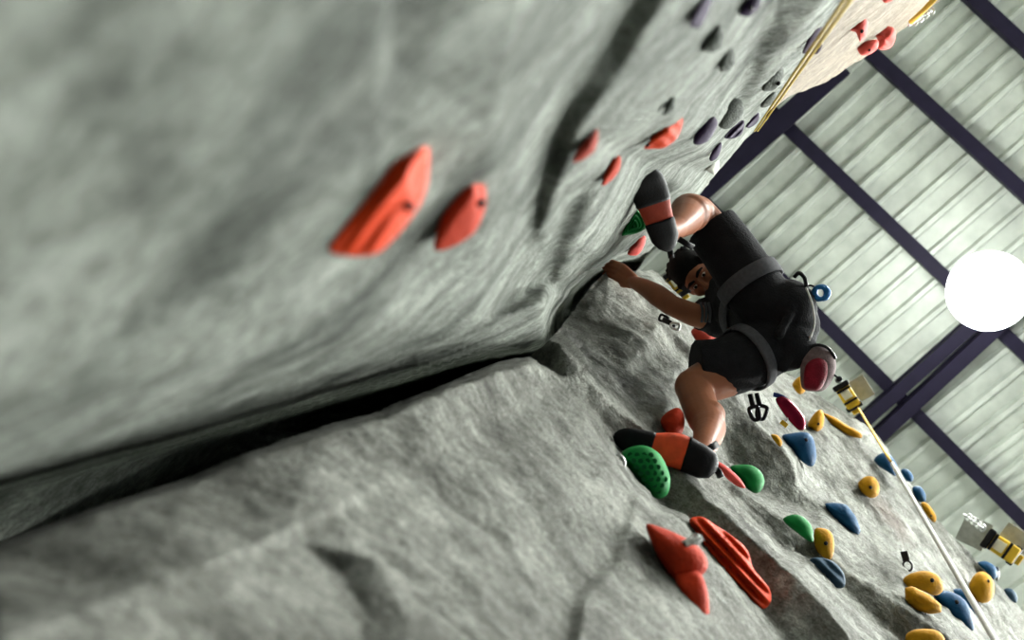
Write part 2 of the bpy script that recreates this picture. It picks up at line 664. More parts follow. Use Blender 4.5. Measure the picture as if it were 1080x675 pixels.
# right wall ----------------------------------------------------------------
lines_l = [
    # silhouette of the near block (top-left edge), with its flank turned into the added crack
    [(-620, 830, 0, .76), (-160, 650, 0, .92), (0, 578, 0, .98), (100, 542, 0, 1.08), (200, 510, 0, 1.22), (260, 484, 0, 1.32), (345, 456, 0, 1.5), (400, 441, 0, 1.64), (470, 412, 0, 1.9), (520, 392, 0, 2.15), (558, 384, 0, 2.4)],
    [(-620, 822, 0, 1.2), (-160, 642, 0, 1.5), (0, 571, 0, 1.6), (100, 535, 0, 1.7), (200, 503, 0, 1.9), (260, 477, 0, 2.0), (345, 449, 0, 2.3), (400, 434, 0, 2.5), (470, 405, 0, 2.7), (520, 385, 0, 3.0), (556, 377, 0, 3.3)],
    # ridge of the near block running down to the right
    [(558, 384, 0, 2.4), (590, 412, .02), (618, 447, .03), (648, 488, .03), (672, 520, .03), (690, 540, .03), (716, 548, .04), (762, 608, .04), (812, 675, .04), (900, 800, .04)],
    # underside behind that ridge: where it starts, where its crest turns to the light, its far edge
    [(556, 377, 0, 3.3), (596, 404, 0, 2.95), (625, 440, 0, 3.0), (656, 482, 0, 3.02), (682, 512, 0, 2.96), (698, 532, 0, 2.88), (723, 543, 0, 2.84), (770, 604, 0, 2.68), (820, 671, 0, 2.52), (908, 796, 0, 2.35)],
    [(571, 352, 0, 3.35), (586, 364, 0, 3.08), (613, 392, 0, 3.00), (644, 424, 0, 3.05), (672, 448, 0, 3.06), (701, 482, 0, 3.00), (736, 513, 0, 2.90), (777, 551, 0, 2.78), (811, 584, 0, 2.68), (842, 605, 0, 2.64), (870, 636, 0, 2.59), (908, 684, 0, 2.52), (985, 800, 0, 2.4)],
    [(577, 338, 0, 3.6), (594, 364, 0, 3.32), (620, 392, 0, 3.28), (648, 418, 0, 3.28), (676, 444, 0, 3.28), (690, 460, 0, 3.28), (720, 485, 0, 3.32), (752, 509, 0, 3.36), (787, 546, 0, 3.32), (824, 581, 0, 3.32), (853, 596, 0, 3.42), (879, 622, 0, 3.38), (908, 650, 0, 3.34), (931, 671, 0, 3.34), (1040, 790, 0, 3.3)],
    # folds of the near face
    [(0, 675, .05), (150, 620, .04), (300, 560, .03), (430, 500, .02), (520, 450, .01)],
    [(330, 800, .06), (385, 660, .035), (355, 600, .01), (310, 570, .02)],
    [(400, 800, .10), (430, 660, .06), (395, 590, .04)],
    [(480, 800, .11), (520, 680, .08), (500, 590, .05), (470, 530, .03)],
    [(610, 800, .08), (598, 675, .06), (608, 625, .045), (642, 590, .03), (658, 545, .025)],
    [(624, 800, .10), (612, 675, .08), (620, 632, .065), (652, 598, .05), (666, 550, .04)],
    [(710, 800, .10), (690, 675, .08), (680, 610, .05), (684, 560, .04)],
    [(-620, 1000, .05), (-160, 1000, .08), (330, 1000, .08), (1170, 1000, .05), (1170, 800, -.03)],
    [(-160, 800, .08), (100, 800, 0.08), (330, 800, .06)],
    [(571, 352, 0, 3.4), (556, 377, 0, 3.3)],
    # face of the upper block
    [(590, 330, 0, 4.1), (640, 286, 0, 4.5), (670, 300, 0, 4.6), (700, 330, 0, 4.6), (722, 372, 0, 4.5)],
    [(612, 345, 0, 4.0), (660, 392, 0, 3.72), (700, 436, 0, 3.5), (738, 468, 0, 3.55)],
    # second underside and its crest
    [(738, 488, 0, 3.62), (757, 503, 0, 3.66), (792, 540, 0, 3.66), (829, 575, 0, 3.66), (858, 590, 0, 3.74), (885, 616, 0, 3.70), (914, 644, 0, 3.66), (937, 665, 0, 3.66), (1046, 784, 0, 3.6)],
    [(742, 480, 0, 3.66), (764, 497, 0, 3.70), (800, 525, 0, 3.70), (831, 548, 0, 3.70), (860, 571, 0, 3.76), (883, 587, 0, 3.75), (896, 600, 0, 3.74), (924, 621, 0, 3.71), (958, 641, 0, 3.70), (993, 664, 0, 3.70), (1094, 756, 0, 3.66)],
    # third, broader underside
    [(722, 372, 0, 4.5), (736, 400, 0, 4.34), (754, 444, 0, 4.22), (772, 484, 0, 4.22), (796, 514, 0, 4.22), (822, 530, 0, 4.25), (846, 537, 0, 4.3)],
    [(690, 292, 0, 5.3), (740, 345, 0, 5.2), (775, 408, 0, 4.46), (802, 448, 0, 4.30), (825, 470, 0, 4.30), (836, 485, 0, 4.31), (843, 510, 0, 4.32), (873, 538, 0, 4.36), (908, 561, 0, 4.48), (945, 587, 0, 4.58), (1000, 636, 0, 4.66), (1080, 712, 0, 4.8), (1160, 790, 0, 4.9)],
    [(806, 446, 0, 4.75), (829, 467, 0, 4.75), (841, 483, 0, 4.75), (848, 507, 0, 4.68), (877, 534, 0, 4.60), (911, 557, 0, 4.64), (948, 583, 0, 4.70)],
    # dents of the far face
    [(855, 470, 0, 5.3), (880, 520, 0, 5.0), (930, 560, 0, 5.1), (985, 605, 0, 5.35), (1050, 672, 0, 5.45), (1120, 745, 0, 5.5)],
    [(838, 430, 0, 5.7), (872, 466, 0, 5.5), (905, 510, 0, 5.45), (945, 560, 0, 5.3), (995, 597, 0, 5.65), (1045, 650, 0, 5.75)],
    # top edge of the wall
    [(690, 284, 0, 5.9), (760, 352, 0, 6.2), (800, 378, 0, 6.3), (845, 402, 0, 6.3), (884, 432, 0, 6.3), (925, 458, 0, 6.4), (958, 508, 0, 6.3), (985, 546, 0, 6.2), (1038, 598, 0, 6.3), (1082, 650, 0, 6.4), (1170, 740, 0, 6.5)],
]
wall_l = RockWall(lines_l, plane_depth_l, -620, 1170, 270, 1000, 2.5)
wall_l.soften(1)

wall_u.fill()
wall_l.fill()
EDGE = np.array([(-140, 975), (-102, 960), (0, 890), (65, 845), (136, 796), (178, 760), (210, 735), (250, 700), (270, 683), (300, 660), (345, 625), (700, 560), (900, 100)], float)
yy = np.r_[np.arange(-140, 690, 3.6), np.arange(690, 900, 12)]
ss = np.r_[np.linspace(0, .29, 30)[:-1], np.linspace(.29, 1, 300)]
ex = np.interp(yy, EDGE[:, 0], EDGE[:, 1])
X = -616 + (ex[:, None] + 616) * ss[None, :]
Y = np.repeat(yy[:, None], len(ss), 1)
wall_u.build('wall_left', M['rock_left'], (0, 1, 0), 0.007, (0.8, 1.1, 1.2), X, Y, 3, 0.0, 1.3)

TOP = np.array([(-620, 822), (-160, 642), (0, 571), (100, 535), (200, 503), (260, 477), (345, 449), (400, 434), (470, 405), (520, 385), (556, 377), (574, 364), (592, 345), (604, 328), (622, 303), (640, 286), (690, 284),
                (760, 352), (800, 378), (845, 402), (884, 432), (925, 458), (958, 508), (985, 546), (1038, 598), (1082, 650), (1170, 740)], float)
xx = np.r_[np.arange(-616, -156, 14), np.arange(-156, 1166, 2.5)]
ss = np.linspace(0, 1, 260) ** 1.15
ty = np.interp(xx, TOP[:, 0], TOP[:, 1])
Y = ty[None, :] + (996 - ty[None, :]) * ss[:, None]
X = np.repeat(xx[None, :], len(ss), 0)
st = (at(938, 545, wall_l.depth(938, 545)), 0.22, (92, 66, 56))
M['rock_right'] = rock_mat('cement_right', (116, 116, 108), (210, 212, 202), (1.1, 0.8, 1.1), .5, stain=[st], relief=.09)
wall_l.build('wall_right', M['rock_right'], (1, 0, 0), 0.012, (1.1, 0.8, 1.2), X, Y, 50, .15, 1.9)

# cream tier beyond the arete
lines_t = [
    [(760, 150, -.10), (800, 125, -.10), (835, 101, -.09), (872, 86, -.07), (930, 48, -.06), (990, 2, -.06), (1060, -50, 0, 7.8)],
    [(760, 100, -.10), (840, -30, -.08), (900, -140, -.06), (1060, -140, 0, 6.0), (1060, -50, 0, 7.8)],
    [(880, 30, -.07), (930, 5, -.05), (980, -40, -.05)],
]
wall_t = RockWall(lines_t, plane_depth_u, 760, 1060, -140, 152, 4)
wall_t.soften(1)
wall_t.fill()
xx = np.arange(762, 1058, 3.5)
by = np.interp(xx, [760, 800, 835, 872, 930, 990, 1060], [150, 125, 101, 86, 48, 2, -50])
ss = np.linspace(0, 1, 70)
Y = -138 + (by[None, :] + 138) * ss[:, None]
X = np.repeat(xx[None, :], len(ss), 0)
wall_t.build('wall_upper', M['plywood'], (0, 1, 0), 0.008, (0.5, 1.2, 1.3), X, Y, 80)

# ------------------------------------------------------------------ roof, floor
HC = 10.6                       # roof height above the camera
ZC = CAM[2] + HC


def at_z(px, py, h):
    r = ray(px, py)
    return CAM + r * (h / r[2])


bm = bmesh.new()
pitch, ribw, ribd = 0.235, 0.064, 0.060
prof = []
y = -1.6
while y < 16.0:
    prof += [(y, 0), (y + pitch - ribw - 0.02, 0), (y + pitch - ribw, -ribd), (y + pitch - 0.02, -ribd)]
    k = 0.012
    y += pitch
A = [bm.verts.new((-2.1, p[0], ZC + p[1])) for p in prof]
B = [bm.verts.new((15, p[0], ZC + p[1])) for p in prof]
for i in range(len(prof) - 1):
    bm.faces.new((A[i], A[i + 1], B[i + 1], B[i]))
ceil = link_mesh('ceiling', bm_mesh(bm), M['sheet'], None, False)
tag(ceil, kind='structure')

bm = bmesh.new()
add_box(bm, (8, 8, -0.05), [(1, 0, 0), (0, 1, 0), (0, 0, 1)], (44, 44, 0.1))
tag(link_mesh('floor', bm_mesh(bm), M['floor'], None, False), kind='structure')

for nm, c, size in (('wall_outer_back', (5, -1.62, ZC / 2), (14.2, .04, ZC)), ('wall_outer_side', (-2.12, 7.2, ZC / 2), (.04, 17.6, ZC))):
    bm = bmesh.new()
    add_box(bm, c, [(1, 0, 0), (0, 1, 0), (0, 0, 1)], size)
    for k in range(60):
        if nm == 'wall_outer_back':
            add_box(bm, (-1.9 + k * .235, -1.59, ZC / 2), [(1, 0, 0), (0, 1, 0), (0, 0, 1)], (.06, .03, ZC))
        else:
            add_box(bm, (-2.09, -1.5 + k * .29, ZC / 2), [(1, 0, 0), (0, 1, 0), (0, 0, 1)], (.03, .06, ZC))
    tag(link_mesh(nm, bm_mesh(bm), M['sheet'], None, False), kind='structure')

# purlins: each a C-section running along Y under the sheets


def c_section(p0, p1, w, h, t=0.006):
    p0, p1 = V(p0), V(p1)
    d = (p1 - p0).normalized()
    up = Vector((0, 0, 1))
    s = d.cross(up).normalized()
    c = [(-w / 2, 0), (-w / 2, -h), (w / 2, -h), (w / 2, -h * .72), (w / 2 - t, -h * .72), (w / 2 - t, -h + t), (-w / 2 + t, -h + t),
         (-w / 2 + t, -t), (w / 2 - t, -t), (w / 2 - t, -h * .28), (w / 2, -h * .28), (w / 2, 0)]
    bm = bmesh.new()
    A = [bm.verts.new(p0 + s * a + up * b) for a, b in c]
    B = [bm.verts.new(p1 + s * a + up * b) for a, b in c]
    n = len(c)
    for i in range(n):
        bm.faces.new((A[i], A[(i + 1) % n], B[(i + 1) % n], B[i]))
    bm.faces.new(A)
    bm.faces.new(list(reversed(B)))
    return bm_mesh(bm)


def purlin(pa, pb, label, ya=-1.55, yb=15.5):
    a, b = at_z(*pa, HC - 0.06), at_z(*pb, HC - 0.06)
    s = (b[0] - a[0]) / (b[1] - a[1])
    z = ZC - 0.058
    p0 = (a[0] + s * (ya - a[1]), ya, z)
    p1 = (a[0] + s * (yb - a[1]), yb, z)
    single('roof_purlin', c_section(p0, p1, 0.13, 0.14), M['purlin'], p0, label, 'beam', 'roof purlins', False)


purlin((1024, 0), (1080, 52), 'violet steel purlin crossing the top right corner of the photo')
purlin((920, 60), (1080, 206), 'violet steel purlin emerging from behind the coral holds, next below the corner one')
purlin((825, 130), (1000, 297), 'violet steel purlin that runs straight behind the glowing globe lamp')
purlin((860, 330), (1080, 550), 'violet steel purlin passing behind the climber, lowest across the roof')


def girder(pa, pb, w, h, z, label, xa, xb):
    a, b = at_z(*pa, z - CAM[2] - h), at_z(*pb, z - CAM[2] - h)
    s = (b[1] - a[1]) / (b[0] - a[0])
    p0 = (xa, a[1] + s * (xa - a[0]), z)
    p1 = (xb, a[1] + s * (xb - a[0]), z)
    single('roof_beam', c_section(p0, p1, w, h), M['purlin'], p0, label, 'beam', None, False)


girder((742, 200), (868, 88), 0.20, 0.17, ZC - 0.195, 'thick violet roof beam beside the top edge of the left wall', -2.05, 1.55)
girder((893, 462), (1010, 358), 0.125, 0.19, ZC - 0.195, 'violet roof beam below the lamp, upper one of a close pair', -2.05, 11)
girder((918, 470), (1024, 372), 0.135, 0.19, ZC - 0.195, 'violet roof beam below the lamp, lower one of a close pair', -2.05, 11)

# ------------------------------------------------------------------ lamps
m, nt, b = new_mat('glowing_globe')
em = nt.nodes.new('ShaderNodeEmission')
em.inputs[0].default_value = (0.97, 1.0, 0.96, 1)
em.inputs[1].default_value = LAMP_STRENGTH
nt.links.new(em.outputs[0], nt.nodes['Material Output'].inputs[0])
M['globe'] = m
m2 = m.copy()
m2.name = 'added_lamp_diffuser'
m2.node_tree.nodes['Emission'].inputs[1].default_value = ADDED_STRENGTH
M['globe_added'] = m2


m, nt, b = new_mat('self_lit_shade')
b.inputs['Base Color'].default_value = (0.8, 0.82, 0.8, 1)
b.inputs['Emission Color'].default_value = (0.95, 1.0, 0.96, 1)
b.inputs['Emission Strength'].default_value = 36.0  # own glow, added so the bell brightens the roof sheets
M['shade'] = m


def globe_lamp(p, label, group=None):
    """High-bay lamp: domed diffuser in a glowing acrylic bell, with driver housing and stem."""
    t = empty('high_bay_lamp', (p[0], p[1], ZC - 0.02), label, 'lamp', group)
    q = np.asarray(p, float)
    bm = bmesh.new()
    add_tube(bm, [q + (0, 0, z) for z in (-.07, -.062, -.045, -.02, 0, .01)], [.08, .17, .25, .295, .312, .312], 40)
    child('diffuser', bm_mesh(bm), M['globe_added' if group else 'globe'], t)
    bm = bmesh.new()
    add_tube(bm, [q + (0, 0, z) for z in (-.004, .02, .09, .17, .24, .27)], [.332, .33, .30, .23, .15, .12], 40)
    child('shade', bm_mesh(bm), M['shade'], t)
    bm = bmesh.new()
    add_tube(bm, [q + (0, 0, .25), q + (0, 0, .30), q + (0, 0, .46), q + (0, 0, .49)], [.10, .11, .10, .03], 24)
    child('housing', bm_mesh(bm), M['plate'], t)
    bm = bmesh.new()
    add_tube(bm, [q + (0, 0, .48), (p[0], p[1], ZC - 0.01)], [.012, .012], 10)
    child('stem', bm_mesh(bm), M['plate'], t)


for (px, py, h) in LAMPS:
    globe_lamp(at_z(px, py, h), 'round white glowing lamp hanging under the metal roof')
SPOTS = ('next along the row of the lamp in view', 'last along the row of the lamp in view', 'second row, nearest the right wall', 'second row, middle', 'second row, farthest from the right wall',
         'third row, nearest the right wall', 'third row, middle', 'third row, farthest from the right wall')
for spot, (x, y, h) in zip(SPOTS, ADDED_LAMPS):
    globe_lamp((x, y, CAM[2] + h), 'round added fill lamp outside the photo, ' + spot, 'added fill lamps')

# ------------------------------------------------------------------ climbing holds


def outline(pts, n=6):
    return np.array(smooth_path([np.array(p, float) for p in pts], n, True))


def pillow(pts, depth, front, back, peak=None, p=2.0, fn=None, rings=9, n=6, sharp=False, slope=(0, 0)):
    """A solid rounded body: outline at its own distance, domed below and behind."""
    P = outline(pts, n)
    if sharp:
        P = np.array(smooth_path([np.array(q, float) for q in pts], 1, True))
        Q = []
        for i in range(len(P)):
            for k in range(n):
                Q.append(P[i] + (P[(i + 1) % len(P)] - P[i]) * k / n)
        P = np.array(Q)
        P = (np.roll(P, 1, 0) + 2 * P + np.roll(P, -1, 0)) / 4
    c = P.mean(0)
    pk = np.array(peak, float) if peak is not None else c
    rc = ray(*c)
    ax = rc / np.linalg.norm(rc)
    bm = bmesh.new()
    k = len(P)

    def ring(r, h, centre):
        q = centre + (P - centre) * r
        vs = []
        for i, (x, y) in enumerate(q):
            hh = h
            if fn is not None and h > 0:
                hh = h + fn(x, y, r, 2 * math.pi * i / k)
            vs.append(bm.verts.new(V(at(x, y, depth * (1 + slope[0] * (x - c[0]) + slope[1] * (y - c[1]))) - ax * hh)))
        return vs
    fr = []
    for i in range(rings):
        r = 1 - i / rings
        fr.append(ring(r, front * (max(0, 1 - r ** p)) ** (1 / p if p >= 1.5 else 1.0), c + (pk - c) * (1 - r)))
    bk = []
    for i in range(1, 4):
        r = 1 - 0.12 * i * i / 3
        bk.append(ring(r, -back * i / 3, c))
    seq = list(reversed(bk)) + fr
    for A, B in zip(seq[:-1], seq[1:]):
        for j in range(k):
            bm.faces.new((A[j], A[(j + 1) % k], B[(j + 1) % k], B[j]))
    top = bm.verts.new(V(at(pk[0], pk[1], depth * (1 + slope[0] * (pk[0] - c[0]) + slope[1] * (pk[1] - c[1]))) - ax * (front + (fn(pk[0], pk[1], 0, 0) if fn else 0))))
    for j in range(k):
        bm.faces.new((fr[-1][j], fr[-1][(j + 1) % k], top))
    bm.faces.new(bk[-1])
    return bm_mesh(bm), at(c[0], c[1], depth)


def bolt_mesh(px, py, d, r):
    """Socket-head bolt: washer, head and hex recess."""
    x, y, c = view_axes(px, py, 0)
    o = V(at(px, py, d))
    bm = bmesh.new()
    add_tube(bm, [o + c * .02, o - c * .001, o - c * .003], [r * 1.25, r * 1.25, r * 1.1], 16)
    add_tube(bm, [o, o - c * .006, o - c * .007], [r * .8, r * .8, r * .7], 6)
    return bm_mesh(bm)


def hold(pts, wall, m, label, group=None, front=0.3, back=0.5, peak=None, bolt=None, p=2.0, fn=None, lift=0.0, sharp=False, depth=None, bolt_mat='bolt', name='climbing_hold'):
    P = np.array(pts, float)
    c = P.mean(0)
    if depth is None:
        lift += .05 if wall is wall_l else 0
        depth = min(wall.depth(c[0], c[1]), wall.depth(*(P[np.argmin(P[:, 0])] * .5 + c * .5))) - lift
    slope = (0, 0)
    if wall is wall_u:                       # sits flush on the wall it is bolted to
        ds = np.array([wall.depth(*q) for q in P])
        A = np.c_[P - c, np.ones(len(P))]
        k = np.linalg.lstsq(A, ds, rcond=None)[0]
        depth = k[2] * (.97 if k[2] < 1.3 else .955) - lift
        var = max(abs(A[:, :2] @ k[:2])) / k[2]
        g = min(.35 if k[2] < 1.3 else .08, .035 / max(var, 1e-6))
        slope = (k[0] / k[2] * g, k[1] / k[2] * g)
    size = np.sqrt(np.linalg.eigvalsh(np.cov(P.T))[0]) * 2 / F * depth * 1.4   # half width in metres
    f, bk = front * size * 2, back * size * 2
    me, o3 = pillow(pts, depth, f, bk, peak, p, (lambda x, y, r, t: fn(x, y, r, t) * size) if fn else None, rings=14 if fn else 9, n=10 if fn else 6, sharp=sharp, slope=slope)
    o = single(name, me, M[m], o3, label, 'climbing hold', group)
    if bolt:
        bx, by, br = bolt
        # distance of the resin surface at the bolt
        best = min(o.data.vertices, key=lambda v: (cam_px(v.co + o.location)[:2] - np.array((bx, by))) @ (cam_px(v.co + o.location)[:2] - np.array((bx, by))) + (1e6 if cam_px(v.co + o.location)[2] > depth else 0))
        dz = cam_px(best.co + o.location)[2]
        child('bolt', bolt_mesh(bx, by, dz - 0.001, br / F * dz), M[bolt_mat], o)
    return o


def cam_px(p):
    q = R.T @ (np.array(p) - CAM)
    return np.array([CX + F * q[0] / -q[2], CY - F * q[1] / -q[2], -q[2]])


def groove(ax_, ay_, freq, amp):
    return lambda x, y, r, t: amp * math.sin((x * ax_ + y * ay_) * freq) * min(1, (1 - r) * 6)


U, L_, T = wall_u, wall_l, wall_t
# --- left wall
hold([(348, 265), (352, 250), (375, 215), (400, 181), (425, 158), (446, 147), (452, 160), (450, 195), (440, 220), (415, 252), (395, 268), (365, 270)], U, 'orange',
     'large orange fin hold nearest the camera on the left wall', front=.34, peak=(428, 190), bolt=(431, 217, 5), fn=groove(.8, .6, .35, .05), p=1.4)
hold([(458, 263), (462, 240), (475, 210), (490, 185), (502, 172), (508, 178), (513, 205), (511, 222), (500, 245), (478, 260)], U, 'deep_orange',
     'pointed orange hold just right of the largest orange fin', front=.34, peak=(500, 205), bolt=(507, 214, 4), p=1.4)
hold([(604, 171), (608, 160), (620, 145), (629, 136), (631, 141), (628, 157), (618, 167), (608, 171)], U, 'red',
     'dusty red sliver hold beside the dark overhang of the left wall', front=.35, p=1.5, peak=(622, 155))
hold([(635, 196), (637, 185), (645, 170), (652, 164), (655, 168), (653, 180), (645, 190)], U, 'deep_orange',
     'narrow orange hold left of the raised climbing shoe', front=.4, p=1.5)
hold([(679, 156), (686, 147), (697, 130), (706, 119), (714, 117), (720, 124), (719, 135), (712, 148), (700, 156), (688, 157)], U, 'orange',
     'bright orange creased hold above the raised climbing shoe', front=.38, p=1.4, peak=(704, 138), bolt=(683, 153, 1.6), fn=groove(.5, -.8, .5, .08))
hold([(698, 122), (703, 108), (711, 98), (713, 105), (712, 115), (705, 121)], U, 'grey', 'small dark grey pointed hold touching the bright orange creased hold', front=.4, sharp=True)
hold([(726, 27), (732, 14), (740, 0), (748, -8), (752, 0), (747, 15), (738, 31)], U, 'purple', 'purple horn hold cut by the top border of the photo, leftmost purple one', front=.4, sharp=True)
hold([(779, 14), (786, 3), (793, -4), (802, -3), (801, 8), (792, 17), (783, 17)], U, 'purple', 'purple pocketed hold at the top of the photo beside the dark trough', front=.4, bolt=(792, 8, 2.2))
hold([(739, 54), (743, 43), (752, 31), (760, 26), (765, 38), (762, 50), (752, 56)], U, 'grey', 'angular grey hold, upper of two grey ones below the purple horn', front=.4, sharp=True, peak=(753, 45))
hold([(758, 63), (764, 50), (770, 48), (775, 55), (776, 68), (768, 75), (759, 76)], U, 'grey', 'grey wedge hold, lower of two grey ones below the purple horn', front=.4, sharp=True, peak=(766, 62))
hold([(757, 130), (760, 113), (770, 104), (781, 105), (785, 113), (782, 124), (772, 134), (763, 136)], U, 'grey', 'broad round grey hold at the foot of the dark trough', front=.3)
hold([(731, 150), (735, 138), (744, 126), (753, 123), (757, 130), (752, 142), (745, 150), (736, 153)], U, 'purple', 'purple ball hold left of the broad round grey hold', front=.4)
hold([(764, 145), (770, 136), (779, 128), (785, 128), (783, 140), (774, 146)], U, 'purple', 'purple grooved hold right under the broad round grey hold', front=.4, fn=groove(.7, .7, 1.2, .2))
hold([(786, 132), (790, 123), (798, 117), (801, 122), (798, 130), (790, 135)], U, 'purple', 'purple hold at the lower end of the golden cords', front=.4, fn=groove(.7, .7, 1.2, .2))
hold([(748, 167), (752, 158), (760, 150), (761, 156), (757, 166), (751, 170)], U, 'purple', 'thin purple hold just above the pale knob', front=.4)
hold([(744, 178), (750, 168), (758, 168), (758, 178), (753, 184), (747, 181)], U, 'pale', 'pale knob hold on the top edge of the left wall', front=.5)
hold([(804, 95), (808, 82), (820, 72), (826, 70), (826, 80), (820, 92), (812, 96)], U, 'grey', 'smooth grey hold with a bolt hole beside the golden cords', front=.35, bolt=(821, 88, 1.8))
hold([(802, 112), (808, 102), (818, 97), (818, 107), (808, 113)], U, 'grey', 'small grey edge hold below the bolted grey hold by the golden cords', front=.35)
hold([(846, 56), (852, 40), (862, 23), (868, 24), (866, 35), (858, 48), (850, 57)], U, 'dark_purple', 'dark plum blade hold half behind the golden cords', front=.35, sharp=True)
hold([(857, 56), (862, 47), (867, 45), (866, 52), (862, 57)], U, 'dark_purple', 'tiny plum hold right of the dark plum blade', front=.4, lift=.02)
hold([(656, 248), (660, 236), (667, 223), (673, 220), (680, 230), (681, 240), (672, 246), (660, 248)], U, 'green', 'green shell hold with ring grooves beside the raised shoe', front=.45, peak=(668, 240),
     fn=lambda x, y, r, t: .16 * math.sin(r * 26) * min(1, (1 - r) * 6))
hold([(662, 268), (667, 258), (675, 249), (681, 250), (679, 260), (672, 269)], U, 'coral', 'small orange hold below the green shell hold near the top corner', front=.4)
# --- cream tier
G = 'coral holds on the cream tier'
hold([(893, 31), (900, 24), (912, 17), (916, 24), (914, 38), (907, 45), (903, 34)], T, 'coral', 'coral triangular hold, left of the coral cluster on the cream tier', G, front=.4, sharp=True, bolt=(909, 33, 1.6), lift=.03)
hold([(904, 49), (912, 44), (925, 42), (926, 50), (918, 57), (908, 58)], T, 'coral', 'coral oblong hold, lowest of the coral cluster on the cream tier', G, front=.4, bolt=(917, 53, 1.2), lift=.05)
hold([(924, 35), (932, 28), (943, 30), (944, 42), (938, 51), (927, 52), (926, 44)], T, 'coral', 'coral lobed hold, rightmost of the coral cluster on the cream tier', G, front=.45, lift=.05,
     fn=lambda x, y, r, t: .22 * math.cos(3 * t) * min(1, (1 - r) * 3) * r)
hold([(930, -6), (940, -6), (942, 0), (935, 3), (931, 1)], T, 'coral', 'coral hold cut by the top border above the cream tier', G, front=.4, lift=.03)

# --- right wall
def dimple(x, y, r, t):
    a = (x + y * .5) / 5.2
    b = y * .87 / 5.2
    d = math.hypot((a - round(a)), (b - round(b)))
    return -0.16 * max(0, 1 - d / .42) * min(1, (1 - r) * 5)


def dense_patch(pts, depth, front, peak):
    return pillow(pts, depth, front, .05, peak)


go = hold([(655, 479), (664, 472), (680, 470), (695, 478), (704, 494), (707, 508), (704, 521), (695, 526), (685, 521), (672, 506), (660, 491)], L_, 'green',
          'green dome hold with honeycomb dimples under the climber’s lower shoe'.replace('’', "'"), front=.32, lift=.05, depth=2.78)
# honeycomb dimples: flat pads in the dome, shade of the hollows put into their colour
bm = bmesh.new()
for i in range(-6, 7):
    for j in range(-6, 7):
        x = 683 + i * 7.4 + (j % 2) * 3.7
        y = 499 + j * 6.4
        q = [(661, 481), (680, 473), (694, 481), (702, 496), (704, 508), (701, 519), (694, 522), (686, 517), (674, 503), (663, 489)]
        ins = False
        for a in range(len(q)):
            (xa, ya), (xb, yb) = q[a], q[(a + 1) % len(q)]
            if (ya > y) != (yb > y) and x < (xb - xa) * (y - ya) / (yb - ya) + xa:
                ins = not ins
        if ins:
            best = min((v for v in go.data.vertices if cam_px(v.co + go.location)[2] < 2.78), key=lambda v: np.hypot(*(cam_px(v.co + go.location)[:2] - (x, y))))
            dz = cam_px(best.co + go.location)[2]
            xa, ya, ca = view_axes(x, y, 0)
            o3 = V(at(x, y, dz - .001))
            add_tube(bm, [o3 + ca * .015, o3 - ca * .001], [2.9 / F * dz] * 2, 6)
child('dimples', bm_mesh(bm), M['dimple_shade'], go, False)
hold([(682, 553), (700, 557), (720, 566), (736, 576), (745, 588), (746, 599), (741, 606), (733, 612), (722, 616), (708, 612), (698, 595), (686, 570)], L_, 'deep_orange',
     'long two-lobed red orange hold in the lower middle foreground', front=.34, depth=2.04)
lob, _ = pillow([(712, 608), (724, 602), (738, 604), (746, 622), (748, 648), (743, 668), (735, 671), (726, 655), (716, 630)], 2.0, .035, .09)
child('lower_lobe', lob, M['deep_orange'], bpy.data.objects[[o.name for o in bpy.data.objects if o.name.startswith('climbing_hold') and o.parent is None][-1]])
hold([(727, 548), (740, 545), (755, 554), (772, 565), (788, 580), (795, 600), (811, 620), (813, 634), (806, 642), (794, 638), (775, 622), (758, 600), (745, 580), (732, 560)], L_, 'orange',
     'long orange hold with lengthwise ridges beside the two-lobed hold', front=.3, lift=.05, depth=2.55, fn=lambda x, y, r, t: .22 * math.sin(((x - 727) * .66 - (y - 548) * .62) * .72) * min(1, (1 - r) * 4))
rh = bpy.data.objects[[o.name for o in bpy.data.objects if o.name.startswith('climbing_hold') and o.parent is None][-1]]
bm = bmesh.new()
for x, y in ((745, 570), (752, 579), (757, 571), (762, 587), (766, 579), (770, 598), (774, 590), (779, 606), (751, 562), (764, 568)):
    best = min((v for v in rh.data.vertices if cam_px(v.co + rh.location)[2] < 2.55), key=lambda v: np.hypot(*(cam_px(v.co + rh.location)[:2] - (x, y))))
    dz = cam_px(best.co + rh.location)[2]
    ca = view_axes(x, y, 0)[2]
    o3 = V(at(x, y, dz - .002))
    add_tube(bm, [o3 + ca * .015, o3 - ca * .001], [2.0 / F * dz] * 2, 8)
child('pits', bm_mesh(bm), M['red'], rh, False)  # flat pads; the darker red stands in for shade inside the pits
hold([(752, 486), (762, 489), (778, 502), (786, 514), (778, 513), (765, 503)], L_, 'coral', 'thin red orange edge hold behind the heel of the lower shoe', front=.4, lift=.05, depth=3.35)
hold([(697, 446), (702, 436), (715, 430), (722, 440), (719, 458), (708, 464)], L_, 'deep_orange', 'orange hold half hidden behind the lower leg above the shoe', front=.4, lift=.08, depth=3.42)
hold([(729, 350), (736, 345), (753, 350), (756, 362), (750, 373), (742, 371), (735, 361)], L_, 'red', 'red hold seen between the reaching arm and the shorts', front=.4, depth=4.6)
GG = 'green holds on the right wall'
hold([(769, 494), (780, 490), (793, 491), (803, 498), (806, 509), (801, 519), (793, 519), (782, 510)], L_, 'green', 'smooth green hold just right of the lower shoe heel', GG, front=.3, lift=.06)
hold([(826, 549), (834, 543), (845, 544), (855, 553), (858, 565), (856, 572), (842, 563)], L_, 'green', 'green speckled hold touching the yellow oval', GG, front=.35, lift=.06)
YG = 'yellow holds on the right wall'
BG = 'blue holds on the right wall'
